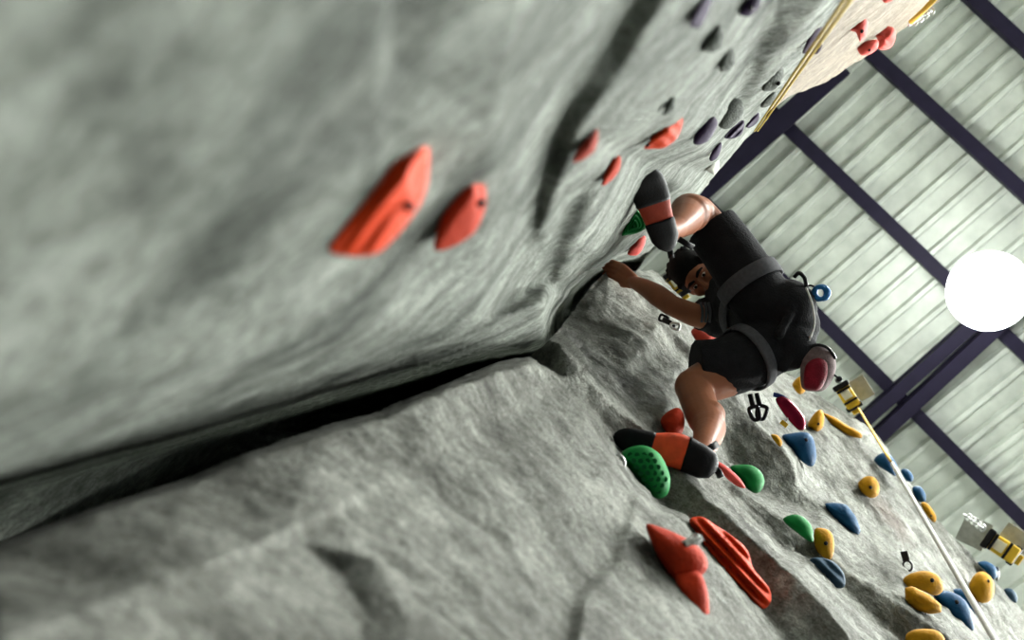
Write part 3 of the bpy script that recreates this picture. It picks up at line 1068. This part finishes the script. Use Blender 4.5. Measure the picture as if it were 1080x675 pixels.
hold([(859, 559), (868, 557), (877, 562), (880, 575), (877, 589), (869, 588), (860, 578)], L_, 'yellow', 'yellow oval hold between the green speckled hold and a navy hold', YG, front=.35, bolt=(871, 573, 1.7), lift=.07)
hold([(854, 591), (866, 588), (880, 593), (890, 605), (891, 618), (882, 620), (868, 610)], L_, 'navy', 'navy ridged hold below the yellow oval', BG, front=.35, lift=.06, fn=groove(.7, -.7, .7, .1))
hold([(825, 461), (834, 457), (850, 456), (858, 463), (861, 480), (858, 491), (850, 490), (838, 478)], L_, 'blue', 'large blue half-moon hold below the maroon device', BG, front=.3, bolt=(850, 464, 1.6), lift=.08)
hold([(869, 531), (880, 530), (893, 532), (903, 545), (908, 560), (905, 565), (890, 556), (878, 547)], L_, 'blue', 'blue faceted hold with a pointed tip in the middle of the right wall', BG, front=.34, lift=.08, sharp=True, peak=(893, 545))
hold([(905, 510), (912, 503), (921, 503), (927, 511), (926, 522), (918, 525), (909, 519)], L_, 'yellow', 'yellow round hold with a bolt and long shadow, alone on the right wall', YG, front=.35, bolt=(918, 514, 1.5), lift=.1)
hold([(852, 448), (858, 437), (865, 432), (869, 437), (868, 450), (862, 455), (855, 452)], L_, 'yellow', 'yellow bolted hold under the chalk bag', YG, front=.4, bolt=(863, 447, 1.3), lift=.1)
hold([(868, 436), (880, 440), (893, 448), (907, 456), (908, 462), (895, 459), (880, 450)], L_, 'yellow', 'flat yellow edge hold on the skyline under the auto belay box', YG, front=.4, lift=.1)
hold([(836, 404), (845, 397), (850, 410), (844, 416), (838, 411)], L_, 'yellow', 'yellow hold peeking out left of the chalk bag', YG, front=.4, depth=5.6)
hold([(813, 459), (820, 459), (825, 466), (822, 471)], L_, 'yellow', 'tiny yellow hold left of the large blue half-moon', YG, front=.4, lift=.08)
hold([(922, 484), (930, 478), (939, 480), (946, 491), (945, 502), (935, 497), (925, 490)], L_, 'blue', 'blue hold on the skyline touched by the belay webbing', BG, front=.4, lift=.1)
hold([(950, 496), (957, 495), (963, 502), (962, 508), (955, 506)], L_, 'blue', 'small blue hold on the skyline, first below the webbing one', BG, front=.4, lift=.1)
hold([(962, 515), (970, 513), (976, 521), (976, 529), (968, 528)], L_, 'blue', 'small blue hold on the skyline just above a yellow one', BG, front=.4, lift=.1)
hold([(971, 531), (978, 531), (987, 544), (985, 551), (977, 543)], L_, 'yellow', 'small yellow hold on the skyline under two small blue ones', YG, front=.4, bolt=(982, 544, 1), lift=.1)
hold([(952, 612), (960, 605), (975, 602), (988, 606), (995, 616), (994, 624), (985, 628), (970, 622), (955, 618)], L_, 'yellow', 'broad yellow hold with a bolt below the ring anchor', YG, front=.34, bolt=(983, 612, 1.8), lift=.1)
hold([(954, 620), (962, 618), (980, 627), (993, 638), (993, 646), (980, 648), (965, 643), (955, 634)], L_, 'yellow', 'faceted yellow hold directly under the broad bolted yellow hold', YG, front=.34, lift=.16, sharp=True, peak=(965, 628))
hold([(984, 626), (995, 623), (1008, 626), (1020, 636), (1027, 655), (1026, 665), (1015, 660), (998, 648)], L_, 'blue', 'big blue bolted hold right of the faceted yellow hold', BG, front=.34, bolt=(1009, 635, 1.8), lift=.12)
hold([(1003, 624), (1015, 621), (1025, 630), (1032, 646), (1028, 657), (1022, 640)], L_, 'blue', 'blue hold tucked behind the big blue bolted one', BG, front=.3, lift=.05)
hold([(1022, 618), (1028, 606), (1037, 603), (1046, 610), (1049, 622), (1045, 633), (1036, 636), (1027, 630)], L_, 'yellow', 'round yellow hold with a bolt right of the white rope', YG, front=.34, bolt=(1042, 613, 1.5), lift=.1)
hold([(1031, 594), (1040, 592), (1050, 598), (1052, 608), (1046, 611), (1040, 603)], L_, 'blue', 'blue hold on the skyline above the round yellow one', BG, front=.4, lift=.1)
hold([(1048, 599), (1053, 598), (1055, 606), (1052, 613), (1049, 608)], L_, 'black', 'small black hold beside the blue one on the skyline', None, front=.4, lift=.1)
hold([(1059, 622), (1067, 621), (1073, 629), (1072, 636), (1065, 632)], L_, 'navy', 'dark slate hold at the right border of the photo', None, front=.4, lift=.1)
hold([(955, 671), (965, 664), (985, 664), (995, 671), (996, 684), (960, 684)], L_, 'yellow', 'yellow hold cut by the bottom border of the photo', YG, front=.3, lift=.12)


# ------------------------------------------------------------------ hangers, ropes, belay gear
def ring_pts(c, ax, rx, ry, n=20):
    return [V(c) + ax[0] * (rx * math.cos(2 * math.pi * k / n)) + ax[1] * (ry * math.sin(2 * math.pi * k / n)) for k in range(n)]


def hanger(px, py, d, ang, s, label, m='steel'):
    """Bolt hanger: folded plate, its eye, a bolt head and a ring."""
    ax = view_axes(px, py, ang)
    o = at(px, py, d)
    t = empty('bolt_hanger', o, label, 'bolt hanger')
    bm = bmesh.new()
    add_box(bm, V(o) - ax[0] * s * .5, ax, (s * 1.0, s * .7, s * .12), s * .05)
    child('plate', bm_mesh(bm), M[m], t)
    bm = bmesh.new()
    add_tube(bm, ring_pts(V(o) + ax[0] * s * .45, ax, s * .5, s * .42), s * .11, 8, closed=True)
    child('ring', bm_mesh(bm), M[m], t)
    bm = bmesh.new()
    add_tube(bm, [V(o) - ax[0] * s * .5 - ax[2] * s * .05, V(o) - ax[0] * s * .5 - ax[2] * s * .25], s * .2, 6)
    child('bolt', bm_mesh(bm), M['bolt'], t, False)
    return t


hanger(655, 493, 2.62, 250, .035, 'shiny bolt hanger on the near ridge left of the green dimpled hold')
hg = hanger(728, 571, 2.0, -25, .022, 'small silver hanger with white pin between the two long orange holds')
bm = bmesh.new()
add_tube(bm, [at(723, 574, 1.97), at(741, 567, 1.97)], .0055, 10)
child('pin', bm_mesh(bm), M['rope_white'], hg)
hanger(956, 592, wall_l.depth(956, 592) - .2, 75, .045, 'rusty ring anchor above the broad yellow hold', 'bolt')
hanger(647, 158, 1.05, 110, .008, 'little silver bolt hanger on the left wall by the dusty red sliver hold') if False else None


def carabiner(name, px, py, d, ang, s, m, label, parent=None):
    """D-shaped carabiner with gate."""
    ax = view_axes(px, py, ang)
    o = V(at(px, py, d))
    sh = [(-.5, -.25), (-.5, .2), (-.35, .36), (.25, .30), (.5, .12), (.52, -.12), (.38, -.3), (-.3, -.36)]
    P = smooth_path([np.array(o + ax[0] * a * s + ax[1] * b * s) for a, b in sh], 4, True)
    bm = bmesh.new()
    add_tube(bm, P, s * .16, 8, closed=True)
    if parent is None:
        t = single(name, bm_mesh(bm), M[m], o, label, 'carabiner')
    else:
        t = child(name, bm_mesh(bm), M[m], parent)
    bm = bmesh.new()
    add_tube(bm, [o + ax[0] * s * -.3 - ax[1] * s * .36, o + ax[0] * s * .36 - ax[1] * s * .3], s * .09, 8)
    child('gate', bm_mesh(bm), M[m], t)
    return t


# quickdraw on the wall under the reaching arm
qd = empty('quickdraw', at(708, 341, 4.3), 'black quickdraw clipped to the wall under the reaching arm', 'quickdraw')
bm = bmesh.new()
add_tube(bm, [at(699, 337, 4.34), at(706, 340, 4.31), at(712, 344, 4.28)], .012, 8, .3)
child('sling', bm_mesh(bm), M['black'], qd)
carabiner('carabiner', 712, 344, 4.27, 200, .036, 'steel', None, qd)
carabiner('carabiner', 700, 336, 4.35, 20, .036, 'black_metal', None, qd)


def box_px(bm, cx, cy, d, ang, w, h, t, bev=.004, off=(0, 0)):
    """Box sized in millimetres-of-view: w and h in photo pixels at depth d, t metres deep."""
    ax = view_axes(cx, cy, ang)
    k = d / F
    add_box(bm, V(at(cx, cy, d)), ax, (w * k, h * k, t), bev)


def auto_belay(cx, cy, d, ang, s, label, plate_off, plate2=None):
    """Auto belay box: yellow case with black end caps, window, mounting plate and nozzle."""
    t = empty('auto_belay', at(cx, cy, d), label, 'auto belay', 'auto belay units on top of the wall')
    a = math.radians(ang)
    ux, uy = math.cos(a), math.sin(a)

    def off(p, q):
        return cx + (ux * p - uy * q) * s, cy + (uy * p + ux * q) * s
    bm = bmesh.new()
    box_px(bm, *off(0, 0), d, ang, 27 * s, 15 * s, .14, .012)
    child('case', bm_mesh(bm), M['yellow_paint'], t, False)
    for q in (-13, 13):
        bm = bmesh.new()
        box_px(bm, *off(q, 0), d, ang, 6 * s, 18 * s, .17, .01)
        child('end_cap', bm_mesh(bm), M['black_plastic'], t, False)
    bm = bmesh.new()
    box_px(bm, *off(-2, 0), d - .075, ang, 9 * s, 9 * s, .02, .003)
    child('window', bm_mesh(bm), M['cream'], t, False)
    for q in (-8, 6):
        bm = bmesh.new()
        box_px(bm, *off(q, 0), d - .08, ang, 2.4 * s, 15.5 * s, .02, .002)
        child('rib', bm_mesh(bm), M['black_plastic'], t, False)
    bm = bmesh.new()
    box_px(bm, *off(*plate_off), d + .12, ang, 24 * s, 17 * s, .02, .003)
    child('mounting_plate', bm_mesh(bm), M['plate'], t, False)
    bm = bmesh.new()
    p = off(17, 1)
    box_px(bm, *p, d - .02, ang, 7 * s, 9 * s, .07, .006)
    child('nozzle', bm_mesh(bm), M['yellow_paint'], t, False)
    if plate2:
        bm = bmesh.new()
        box_px(bm, *off(*plate2), d + .15, ang - 8, 22 * s, 24 * s, .03, .003)
        child('rear_plate', bm_mesh(bm), M['plate'], t, False)
    return t


ab1 = auto_belay(714, 299, 5.9, 56, .95, 'yellow and black auto belay box in the gap beside the climber\'s face', (-6, 9))
ab2 = auto_belay(894, 418, 6.4, 57, 1.0, 'yellow and black auto belay box right of the chalk bag', (1, -17))
ab3 = auto_belay(1056, 577, 6.3, 33, 1.25, 'yellow and black auto belay box at the right border', (7, -13), (-26, 2))
bm = bmesh.new()
add_ball(bm, at(884, 401, 6.3), .02)
child('swivel', bm_mesh(bm), M['black_metal'], ab2)

# webbing and ropes
bm = bmesh.new()
add_tube(bm, smooth_path([at(905, 430, 6.36), at(939, 486, 5.42)], 8), .021, 8, .3)
child('webbing', bm_mesh(bm), M['webbing_yellow'], ab2)
bm = bmesh.new()
add_tube(bm, smooth_path([at(941, 489, 5.42), at(1090, 745, 2.5)], 24), .0105, 10)
single('rope', bm_mesh(bm), M['rope_white'], at(941, 489, 5.42), 'white rope hanging down past the blue and yellow holds of the right wall', 'rope')
for dx, lab in ((0, 'left one of two golden cords hanging along the wall edge'), (7.0, 'right one of two golden cords hanging along the wall edge')):
    bm = bmesh.new()
    add_tube(bm, smooth_path([at(796 + dx * .45, 138, 4.35), at(931 + dx * 1.2, -60, 1.27)], 24), .0036, 8)
    single('rope', bm_mesh(bm), M['rope_gold'], at(796 + dx * .45, 138, 4.35), lab, 'rope')
bm = bmesh.new()
add_tube(bm, [at(960, 24, 5.6), at(975, 10, 5.4), at(994, -10, 5.1)], .014, 8, .4)
single('strap', bm_mesh(bm), M['webbing_yellow'], at(960, 24, 5.6), 'yellow strap at the top border beyond the coral holds', 'strap')


def chain(p0, p1, n, s, m, label, parent=None):
    """Steel chain: links turned a quarter against each other."""
    a, b = V(at(*p0)), V(at(*p1))
    d = (b - a) / n
    f = frame_of(d)
    bm = bmesh.new()
    for i in range(n):
        c = a + d * (i + .5)
        w = f[0] if i % 2 else f[1]
        add_tube(bm, ring_pts(c, (f[2], w), d.length * .72, s), s * .32, 6, closed=True)
    if parent:
        child('chain', bm_mesh(bm), M[m], parent)
    else:
        single('chain', bm_mesh(bm), M[m], a, label, 'chain')


chain((960, 26, 5.75), (984, 10, 5.6), 8, .018, 'steel', 'steel chain beside the yellow strap at the top border')
chain((1018, 543, 6.35), (1038, 558, 6.2), 8, .02, 'steel', None, ab3)

# roof details: cable and small plate
bm = bmesh.new()
add_tube(bm, smooth_path([at_z(835, 114, HC - .2), at_z(834, 127, HC - .1), at_z(842, 136, HC - .08), at_z(846, 141, HC - .08), at_z(852, 150, HC - .1)], 8), .022, 8)
single('cable', bm_mesh(bm), M['plate'], at_z(835, 114, HC - .2), 'grey cable looping under the roof beside the thick violet beam', 'cable')
bm = bmesh.new()
dp = (HC - .075) / ray(889, 75)[2]
box_px(bm, 889, 75, dp, -35, 16, 13, .05, .004)
o = single('bracket_plate', bm_mesh(bm), M['sheet'], at(889, 75, dp), 'small pale metal plate under the roof next to the cream tier', 'bracket')
child('bolt', bolt_mesh(891, 71, dp - .03, .015), M['bolt'], o)

# ------------------------------------------------------------------ the climber
def J(px, py, d):
    return at(px, py, d)


pel = J(822, 342, 3.80)
hipL, hipR = J(803, 316, 3.78), J(806, 366, 3.76)
kneeL, ankL = J(738, 224, 3.86), J(714, 240, 3.40)
kneeR, ankR = J(731, 408, 3.62), J(742, 474, 3.16)
chest = J(785, 318, 4.12)
neck = J(757, 304, 4.28)
shR, shL = J(760, 338, 4.20), J(780, 284, 4.22)
elR, wrR = J(708, 322, 4.16), J(667, 297, 4.36)
elL, wrL = J(768, 256, 4.48), J(744, 228, 4.52)
head = J(737, 291, 4.26)

body = bmesh.new()
# torso
add_limb(body, [pel, J(808, 334, 3.95), chest, J(772, 311, 4.2)], [.125, .115, .13, .11])
add_ball(body, J(832, 328, 3.76), .098)
add_ball(body, J(830, 358, 3.76), .098)
add_limb(body, [shL, J(770, 312, 4.22), shR], [.055, .085, .055])
add_limb(body, [J(768, 308, 4.22), neck, head], [.065, .056, .06])
# legs
add_limb(body, [hipL, (np.array(hipL) + kneeL) / 2, kneeL], [.095, .080, .062])
cL = (np.array(kneeL) * .68 + np.array(ankL) * .32)
add_limb(body, [kneeL, J(727, 224, 3.72), J(722, 231, 3.57), ankL, J(706, 244, 3.31)], [.062, .072, .062, .038, .034])
add_ball(body, J(729, 225, 3.67), .07)
add_limb(body, [hipR, J(768, 392, 3.70), kneeR], [.10, .092, .068])
add_limb(body, [kneeR, J(741, 436, 3.46), J(748, 452, 3.34), ankR, J(738, 488, 3.08)], [.066, .062, .056, .036, .034])
add_ball(body, J(748, 438, 3.44), .056)
# arms
add_limb(body, [shR, J(735, 333, 4.16), elR], [.055, .05, .043])
add_limb(body, [elR, J(694, 312, 4.22), J(680, 303, 4.29), wrR], [.045, .047, .038, .026])
add_limb(body, [shL, elL], [.055, .042])
add_limb(body, [elL, J(758, 243, 4.5), wrL], [.042, .042, .026])


def add_hand(bm, wrist, knuckle, tips, thumb, w=.042):
    """Palm slab, four fingers of different length bent over an edge, and a thumb."""
    wrist, knuckle = np.array(wrist), np.array(knuckle)
    d = knuckle - wrist
    s = np.cross(d, ray(650, 285))
    s = s / np.linalg.norm(s)
    for q in (-.9, -.3, .3, .9):
        add_limb(bm, [wrist + s * w * q * .45, knuckle + s * w * q * .82], [.019, .013], 10)
    for q, tip, ln in zip((-.95, -.32, .32, .95), tips, (.82, 1.0, .95, .75)):
        k0 = knuckle + s * w * q * .85
        t = np.array(tip) + s * w * q * .85
        mid = k0 + (t - k0) * .5 - ray(650, 285) / 1.0 * -.012 * ln
        add_limb(bm, [k0, mid, k0 + (t - k0) * ln], [.0105, .0095, .008], 10)
    k0 = wrist + s * w * .75 + d * .25
    add_limb(bm, [k0, k0 + (np.array(thumb) - k0) * .55 + s * .006, np.array(thumb)], [.014, .0105, .009], 10)


add_hand(body, wrR, J(653, 287, 4.41), [J(637, 280, 4.46)] * 4, J(655, 299, 4.40))
add_hand(body, wrL, J(737, 222, 4.58), [J(730, 217, 4.60)] * 4, J(738, 229, 4.60))

# head: axes up (crown), face (towards the viewer), side
upv = V(R @ np.array([-.86, .46, .10])).normalized()      # crown points to the upper left of the picture
fwd = V(R @ np.array([-.10, -.32, .92]))                     # the face looks down past the camera
fwd = (fwd - upv * fwd.dot(upv)).normalized()
side = upv.cross(fwd).normalized()
HR = Matrix((side, fwd, upv)).transposed()
hc = V(head)


def hp(s, f, u):
    return hc + side * s + fwd * f + upv * u


add_ball(body, hp(0, -.012, .022), 1, (.075, .092, .092), HR, 24)
add_ball(body, hp(0, .028, -.045), 1, (.056, .058, .062), HR, 20)
add_ball(body, hp(0, .052, -.088), 1, (.030, .028, .022), HR, 14)
add_limb(body, [hp(0, .080, .012), hp(0, .098, -.018), hp(0, .104, -.030)], [.009, .012, .015], 10)
for s in (-1, 1):
    add_ball(body, hp(s * .012, .092, -.034), .010, seg=10)
    add_ball(body, hp(s * .040, .062, -.022), .026, seg=12)
    add_ball(body, hp(s * .030, .072, .026), 1, (.026, .014, .010), HR, 12)
    add_ball(body, hp(s * .078, -.010, -.010), 1, (.011, .020, .032), HR, 12)
me = remesh(body, .0055, 5, 'person')
person = single('person', me, M['skin'], pel, 'climber in black shorts and shirt straddling the corner, seen from below, one hand reaching out', 'person')
# face parts
for s in (-1, 1):
    bm = bmesh.new()
    add_ball(bm, hp(s * .031, .073, .006), 1, (.012, .010, .0055), HR, 14)
    e = child('eye', bm_mesh(bm), M['eye_white'], person)
    bm = bmesh.new()
    add_ball(bm, hp(s * .031, .081, .005), 1, (.007, .004, .007), HR, 12)
    child('iris', bm_mesh(bm), M['black_plastic'], e)
    bm = bmesh.new()
    add_limb(bm, [hp(s * .012, .088, .027), hp(s * .032, .088, .034), hp(s * .052, .074, .027)], [.005, .007, .004], 8)
    child('eyebrow', bm_mesh(bm), M['hair'], person)
bm = bmesh.new()
add_limb(bm, [hp(-.024, .074, -.062), hp(0, .084, -.060), hp(.024, .074, -.062)], [.004, .008, .004], 10)
child('lips', bm_mesh(bm), M['lip'], person)
# hair: a cap over crown and nape with uneven tufts
bm = bmesh.new()
add_ball(bm, hp(0, -.020, .050), 1, (.084, .092, .088), HR, 24)
for k in range(46):
    a = k * 2.399
    rr = .8 * math.sqrt((k + .5) / 46)
    d = Vector((rr * math.cos(a), -.25 + rr * math.sin(a) * .9, math.sqrt(max(0, 1 - rr * rr)) * .9))
    p0 = hp(d.x * .078, -.02 + d.y * .088, .04 + d.z * .085)
    add_limb(bm, [p0, p0 + (side * d.x + fwd * (d.y + .3) * .6 + upv * d.z) * .022 + side * .008 * math.sin(k)], [.016, .007], 8)
for s in (-1, 1):
    add_limb(bm, [hp(s * .070, .030, .05), hp(s * .074, .018, .0)], [.016, .008], 8)
child('hair', remesh(bm, .006, 2, 'hair'), M['hair'], person)

# shorts
bm = bmesh.new()
add_limb(bm, [J(800, 330, 3.98), pel], [.135, .138])
add_ball(bm, J(830, 325, 3.755), .112)
add_ball(bm, J(828, 360, 3.75), .115)
add_ball(bm, J(834, 343, 3.77), .108)
hemL = J(755, 250, 3.86)
add_tube(bm, smooth_path([hipL, J(790, 297, 3.80), J(770, 266, 3.84), J(749, 238, 3.87)], 5), list(np.linspace(.118, .104, 16)), 24)
add_ball(bm, hipL, .118)
add_tube(bm, smooth_path([hipR, J(788, 378, 3.73), J(760, 388, 3.70), J(733, 389, 3.69)], 5), list(np.linspace(.120, .108, 16)), 24)
add_ball(bm, hipR, .12)
# cloth folds
for a, b2 in (((840, 318, 3.66), (822, 352, 3.63)), ((846, 352, 3.68), (826, 388, 3.65)), ((788, 284, 3.74), (815, 318, 3.68)), ((800, 396, 3.63), (770, 398, 3.61)), ((776, 262, 3.78), (800, 300, 3.72))):
    add_limb(bm, [J(*a), J(*b2)], [.012, .02], 10)
me = remesh(bm, .007, 4, 'shorts')
child('shorts', me, M['cloth'], person)
# shirt with short sleeves
bm = bmesh.new()
add_limb(bm, [J(806, 332, 3.98), chest, J(774, 312, 4.18)], [.138, .146, .122])
add_limb(bm, [shL, J(770, 312, 4.2), shR], [.075, .10, .078])
add_tube(bm, smooth_path([shR, J(748, 333, 4.19), J(738, 331, 4.17)], 4), [.078] * 3 + [.072] * 3 + [.07] * 3, 18)
add_tube(bm, smooth_path([shL, J(776, 274, 4.32), J(772, 266, 4.38)], 4), [.075] * 9, 18)
child('shirt', remesh(bm, .007, 4, 'shirt'), M['cloth'], person)
bm = bmesh.new()
for k in range(3):
    add_tube(bm, smooth_path([J(739 + 4 * k, 319, 4.10), J(741 + 4 * k, 328, 4.085), J(740 + 4 * k, 340, 4.11)], 5), .006, 8, .4)
child('sleeve_print', bm_mesh(bm), M['web'], person)


def band(c, axis, r, w, t, squash=1.0, sidev=None):
    """Webbing loop round a limb."""
    d = Vector(axis).normalized()
    a, b, d = frame_of(d)
    n = 40
    bm = bmesh.new()
    prof = [(-w / 2, 0), (-w / 2, t), (-w / 4, t * 1.25), (w / 4, t * 1.25), (w / 2, t), (w / 2, 0)]
    rings = []
    for k in range(n):
        th = 2 * math.pi * k / n
        e = a * math.cos(th) + b * math.sin(th) * squash
        rings.append([bm.verts.new(V(c) + e * (r + p[1]) + d * p[0]) for p in prof])
    for k in range(n):
        A, B = rings[k], rings[(k + 1) % n]
        for j in range(len(prof)):
            bm.faces.new((A[j], A[(j + 1) % 6], B[(j + 1) % 6], B[j]))
    return bm_mesh(bm)


har = child('harness', band(J(800, 330, 4.0), V(chest) - V(pel), .146, .07, .01), M['web'], person)
axL = V(J(773, 272, 3.84)) - V(J(800, 310, 3.78))
axR = V(J(765, 388, 3.70)) - V(J(800, 368, 3.76))
child('leg_loop', band(J(791, 299, 3.795), axL, .122, .062, .006), M['web'], har)
child('leg_loop', band(J(789, 377, 3.735), axR, .124, .045, .006), M['web'], har)
bm = bmesh.new()
add_tube(bm, smooth_path([J(838, 292, 3.72), J(843, 288, 3.70), J(849, 294, 3.70), J(850, 306, 3.70), J(848, 312, 3.72)], 6), .008, 10)
child('gear_loop', bm_mesh(bm), M['black_plastic'], har)


def shoe(axis_px, d0, d1, prof, name_parts, up_off):
    """Climbing shoe. axis_px: (toe, heel); prof: list of (t, half width px left, right, thickness m)."""
    (tx, ty), (hx, hy) = axis_px
    ux, uy = hx - tx, hy - ty
    ln = math.hypot(ux, uy)
    ux, uy = ux / ln, uy / ln
    nx, ny = -uy, ux
    parts = []
    ts = np.array([p[0] for p in prof])
    col = [np.array([p[i] for p in prof]) for i in (1, 2, 3)]

    def section(t, grow=0.0):
        wl, wr, th = [np.interp(t, ts, c) for c in col]
        dd = d0 + (d1 - d0) * t
        cx, cy = tx + ux * ln * t, ty + uy * ln * t
        k = dd / F
        pts = []
        for q in range(20):
            a = 2 * math.pi * q / 20
            ca, sa = math.cos(a), math.sin(a)
            w = (wr if ca > 0 else wl) * (1 + grow)
            sx = w * math.copysign(abs(ca) ** .75, ca)
            # flat sole towards the viewer, rounded upper away
            dep = (-.30 * abs(sa) ** .6 * th if sa < 0 else th * sa)
            pts.append(V(at(cx + nx * sx, cy + ny * sx, dd + dep + grow * -.02)))
        return pts

    def seg(t0, t1, grow=0.0):
        bm = bmesh.new()
        T_ = np.linspace(t0, t1, 14)
        rings = [[bm.verts.new(p) for p in section(t, grow)] for t in T_]
        for A, B in zip(rings[:-1], rings[1:]):
            for j in range(20):
                bm.faces.new((A[j], A[(j + 1) % 20], B[(j + 1) % 20], B[j]))
        bm.faces.new(rings[0])
        bm.faces.new(list(reversed(rings[-1])))
        return bm_mesh(bm)
    return seg


# raised (left) shoe, sole towards the viewer
seg = shoe(((677, 177), (706, 265)), 2.95, 3.16,
           [(0, 7, 7, .05), (.05, 14, 15, .07), (.15, 18, 19, .08), (.28, 19, 19, .07), (.42, 18, 18, .08), (.56, 16, 16, .085), (.70, 15, 15, .09), (.85, 14, 14, .09), (.95, 9, 9, .07), (1, 3, 3, .03)], None, None)
sl = child('shoe', seg(.02, .97), M['shoe_rust'], person)
child('forefoot_rubber', seg(0, .44, .05), M['black'], sl)
child('heel_rubber', seg(.64, 1, .06), M['black'], sl)
for pts in ([(705, 260, 3.24), (707, 266, 3.23), (708, 272, 3.24)], [(716, 252, 3.28), (724, 257, 3.29), (731, 261, 3.30)]):
    bm = bmesh.new()
    add_tube(bm, [J(*p) for p in pts], .010, 8, .35)
    child('pull_tab', bm_mesh(bm), M['black'], sl)
# lower (right) shoe on the green hold
seg = shoe(((647, 459), (757, 493)), 2.92, 2.98,
           [(0, 2, 2, .02), (.04, 8, 8, .04), (.12, 12, 12, .06), (.25, 14, 15, .07), (.36, 15, 15, .08), (.5, 21, 15, .10), (.62, 23, 14, .10), (.74, 20, 15, .10), (.86, 17, 16, .10), (.95, 13, 13, .08), (1, 4, 4, .03)], None, None)
sr = child('shoe', seg(.02, .97), M['shoe_orange'], person)
child('forefoot_rubber', seg(0, .37, .05), M['black'], sr)
child('heel_rubber', seg(.68, 1, .06), M['black'], sr)
for pts in ([(744, 478, 3.0), (750, 472, 3.0), (757, 468, 3.02)], [(754, 494, 2.98), (758, 498, 2.98), (760, 503, 2.99)]):
    bm = bmesh.new()
    add_tube(bm, [J(*p) for p in pts], .011, 8, .35)
    child('pull_tab', bm_mesh(bm), M['black'], sr)

# gear hanging from the climber's harness
me, o3 = pillow([(846, 373), (853, 366), (866, 363), (877, 370), (882, 384), (879, 398), (870, 411), (858, 413), (846, 409), (844, 390)], 3.70, .055, .06, (864, 388), 2.6)
bag = single('chalk_bag', me, M['bag_grey'], o3, 'maroon and grey chalk bag hanging behind the climber', 'chalk bag')
me, _ = pillow([(848, 390), (853, 380), (864, 376), (873, 382), (873, 397), (866, 410), (857, 412), (848, 408)], 3.665, .032, .03, (861, 394), 2.6)
child('front_panel', me, M['maroon'], bag)
bm = bmesh.new()
add_tube(bm, smooth_path([J(848, 371, 3.69), J(860, 364, 3.66), J(873, 367, 3.66), J(881, 378, 3.68)], 6), .006, 8)
child('rim', bm_mesh(bm), M['black_plastic'], bag)
bm = bmesh.new()
add_tube(bm, [J(878, 394, 3.70), J(883, 398, 3.70)], .004, 8)
add_ball(bm, J(885, 400, 3.70), .012)
child('toggle', bm_mesh(bm), M['black_metal'], bag)
bm = bmesh.new()
add_tube(bm, smooth_path([J(836, 372, 3.72), J(842, 376, 3.70), J(848, 380, 3.69)], 5), .006, 8)
child('loop', bm_mesh(bm), M['plate'], bag)
# blue knot of carabiner and cord
kn = empty('cord_knot', J(865, 309, 3.70), 'blue knotted cord clipped to the back of the harness', 'cord')
bm = bmesh.new()
for k in range(4):
    a = k * 45
    ax = view_axes(865, 309, a)
    tilt = (ax[0], (ax[1] * .8 + ax[2] * (.5 - .3 * k)).normalized(), ax[2])
    add_tube(bm, ring_pts(V(J(864.5 + .7 * k, 309, 3.70)), tilt, .022, .028), .0085, 8, closed=True)
child('knot', bm_mesh(bm), M['blue_metal'], kn)
bm = bmesh.new()
add_tube(bm, smooth_path([J(849, 303, 3.70), J(855, 301, 3.70), J(861, 304, 3.70)], 5), .004, 8)
add_tube(bm, smooth_path([J(849, 309, 3.71), J(855, 312, 3.70), J(861, 312, 3.70)], 5), .004, 8)
child('cord', bm_mesh(bm), M['black_plastic'], kn)
# light cord along the hip
bm = bmesh.new()
add_tube(bm, smooth_path([J(850, 303, 3.66), J(857, 322, 3.65), J(859, 342, 3.66), J(853, 360, 3.66), J(846, 376, 3.69)], 8), .0035, 8)
single('cord', bm_mesh(bm), M['rope_white'], J(850, 303, 3.66), 'thin white cord running down the seat of the black shorts', 'cord')
# black carabiners below the right thigh
for (x, y, a, d, lab) in ((796, 436, 75, 3.62, 'black carabiner hanging below the shorts, left of two'), (803, 435, 105, 3.64, 'black carabiner hanging below the shorts, right of two')):
    t = carabiner('carabiner', x, y, d, a, .046, 'black_metal', lab)
    bm = bmesh.new()
    add_tube(bm, [J(x - 2, y - 8, d), J(x - 5, y - 20, d + .05)], .009, 8, .35)
    child('sling', bm_mesh(bm), M['black'], t)
# maroon belay device with blue strap and yellow tag
me, o3 = pillow([(818, 422), (824, 418), (832, 421), (841, 430), (849, 442), (849, 452), (843, 454), (835, 447), (826, 436)], 3.75, .02, .03, None, 2.0)
bd = single('belay_device', me, M['maroon_metal'], o3, 'glossy maroon belay device hanging below the shorts', 'belay device')
bm = bmesh.new()
add_tube(bm, smooth_path([J(816, 416, 3.78), J(825, 419, 3.76), J(836, 428, 3.77)], 5), .009, 8, .4)
child('strap', bm_mesh(bm), M['blue_web'], bd)
bm = bmesh.new()
box_px(bm, 827, 447, 3.75, 40, 8, 5, .006, .001)
child('tag', bm_mesh(bm), M['yellow_paint'], bd, False)
bm = bmesh.new()
add_tube(bm, [J(833, 438, 3.74), J(829, 444, 3.745)], .003, 8)
child('tag_cord', bm_mesh(bm), M['rope_white'], bd)
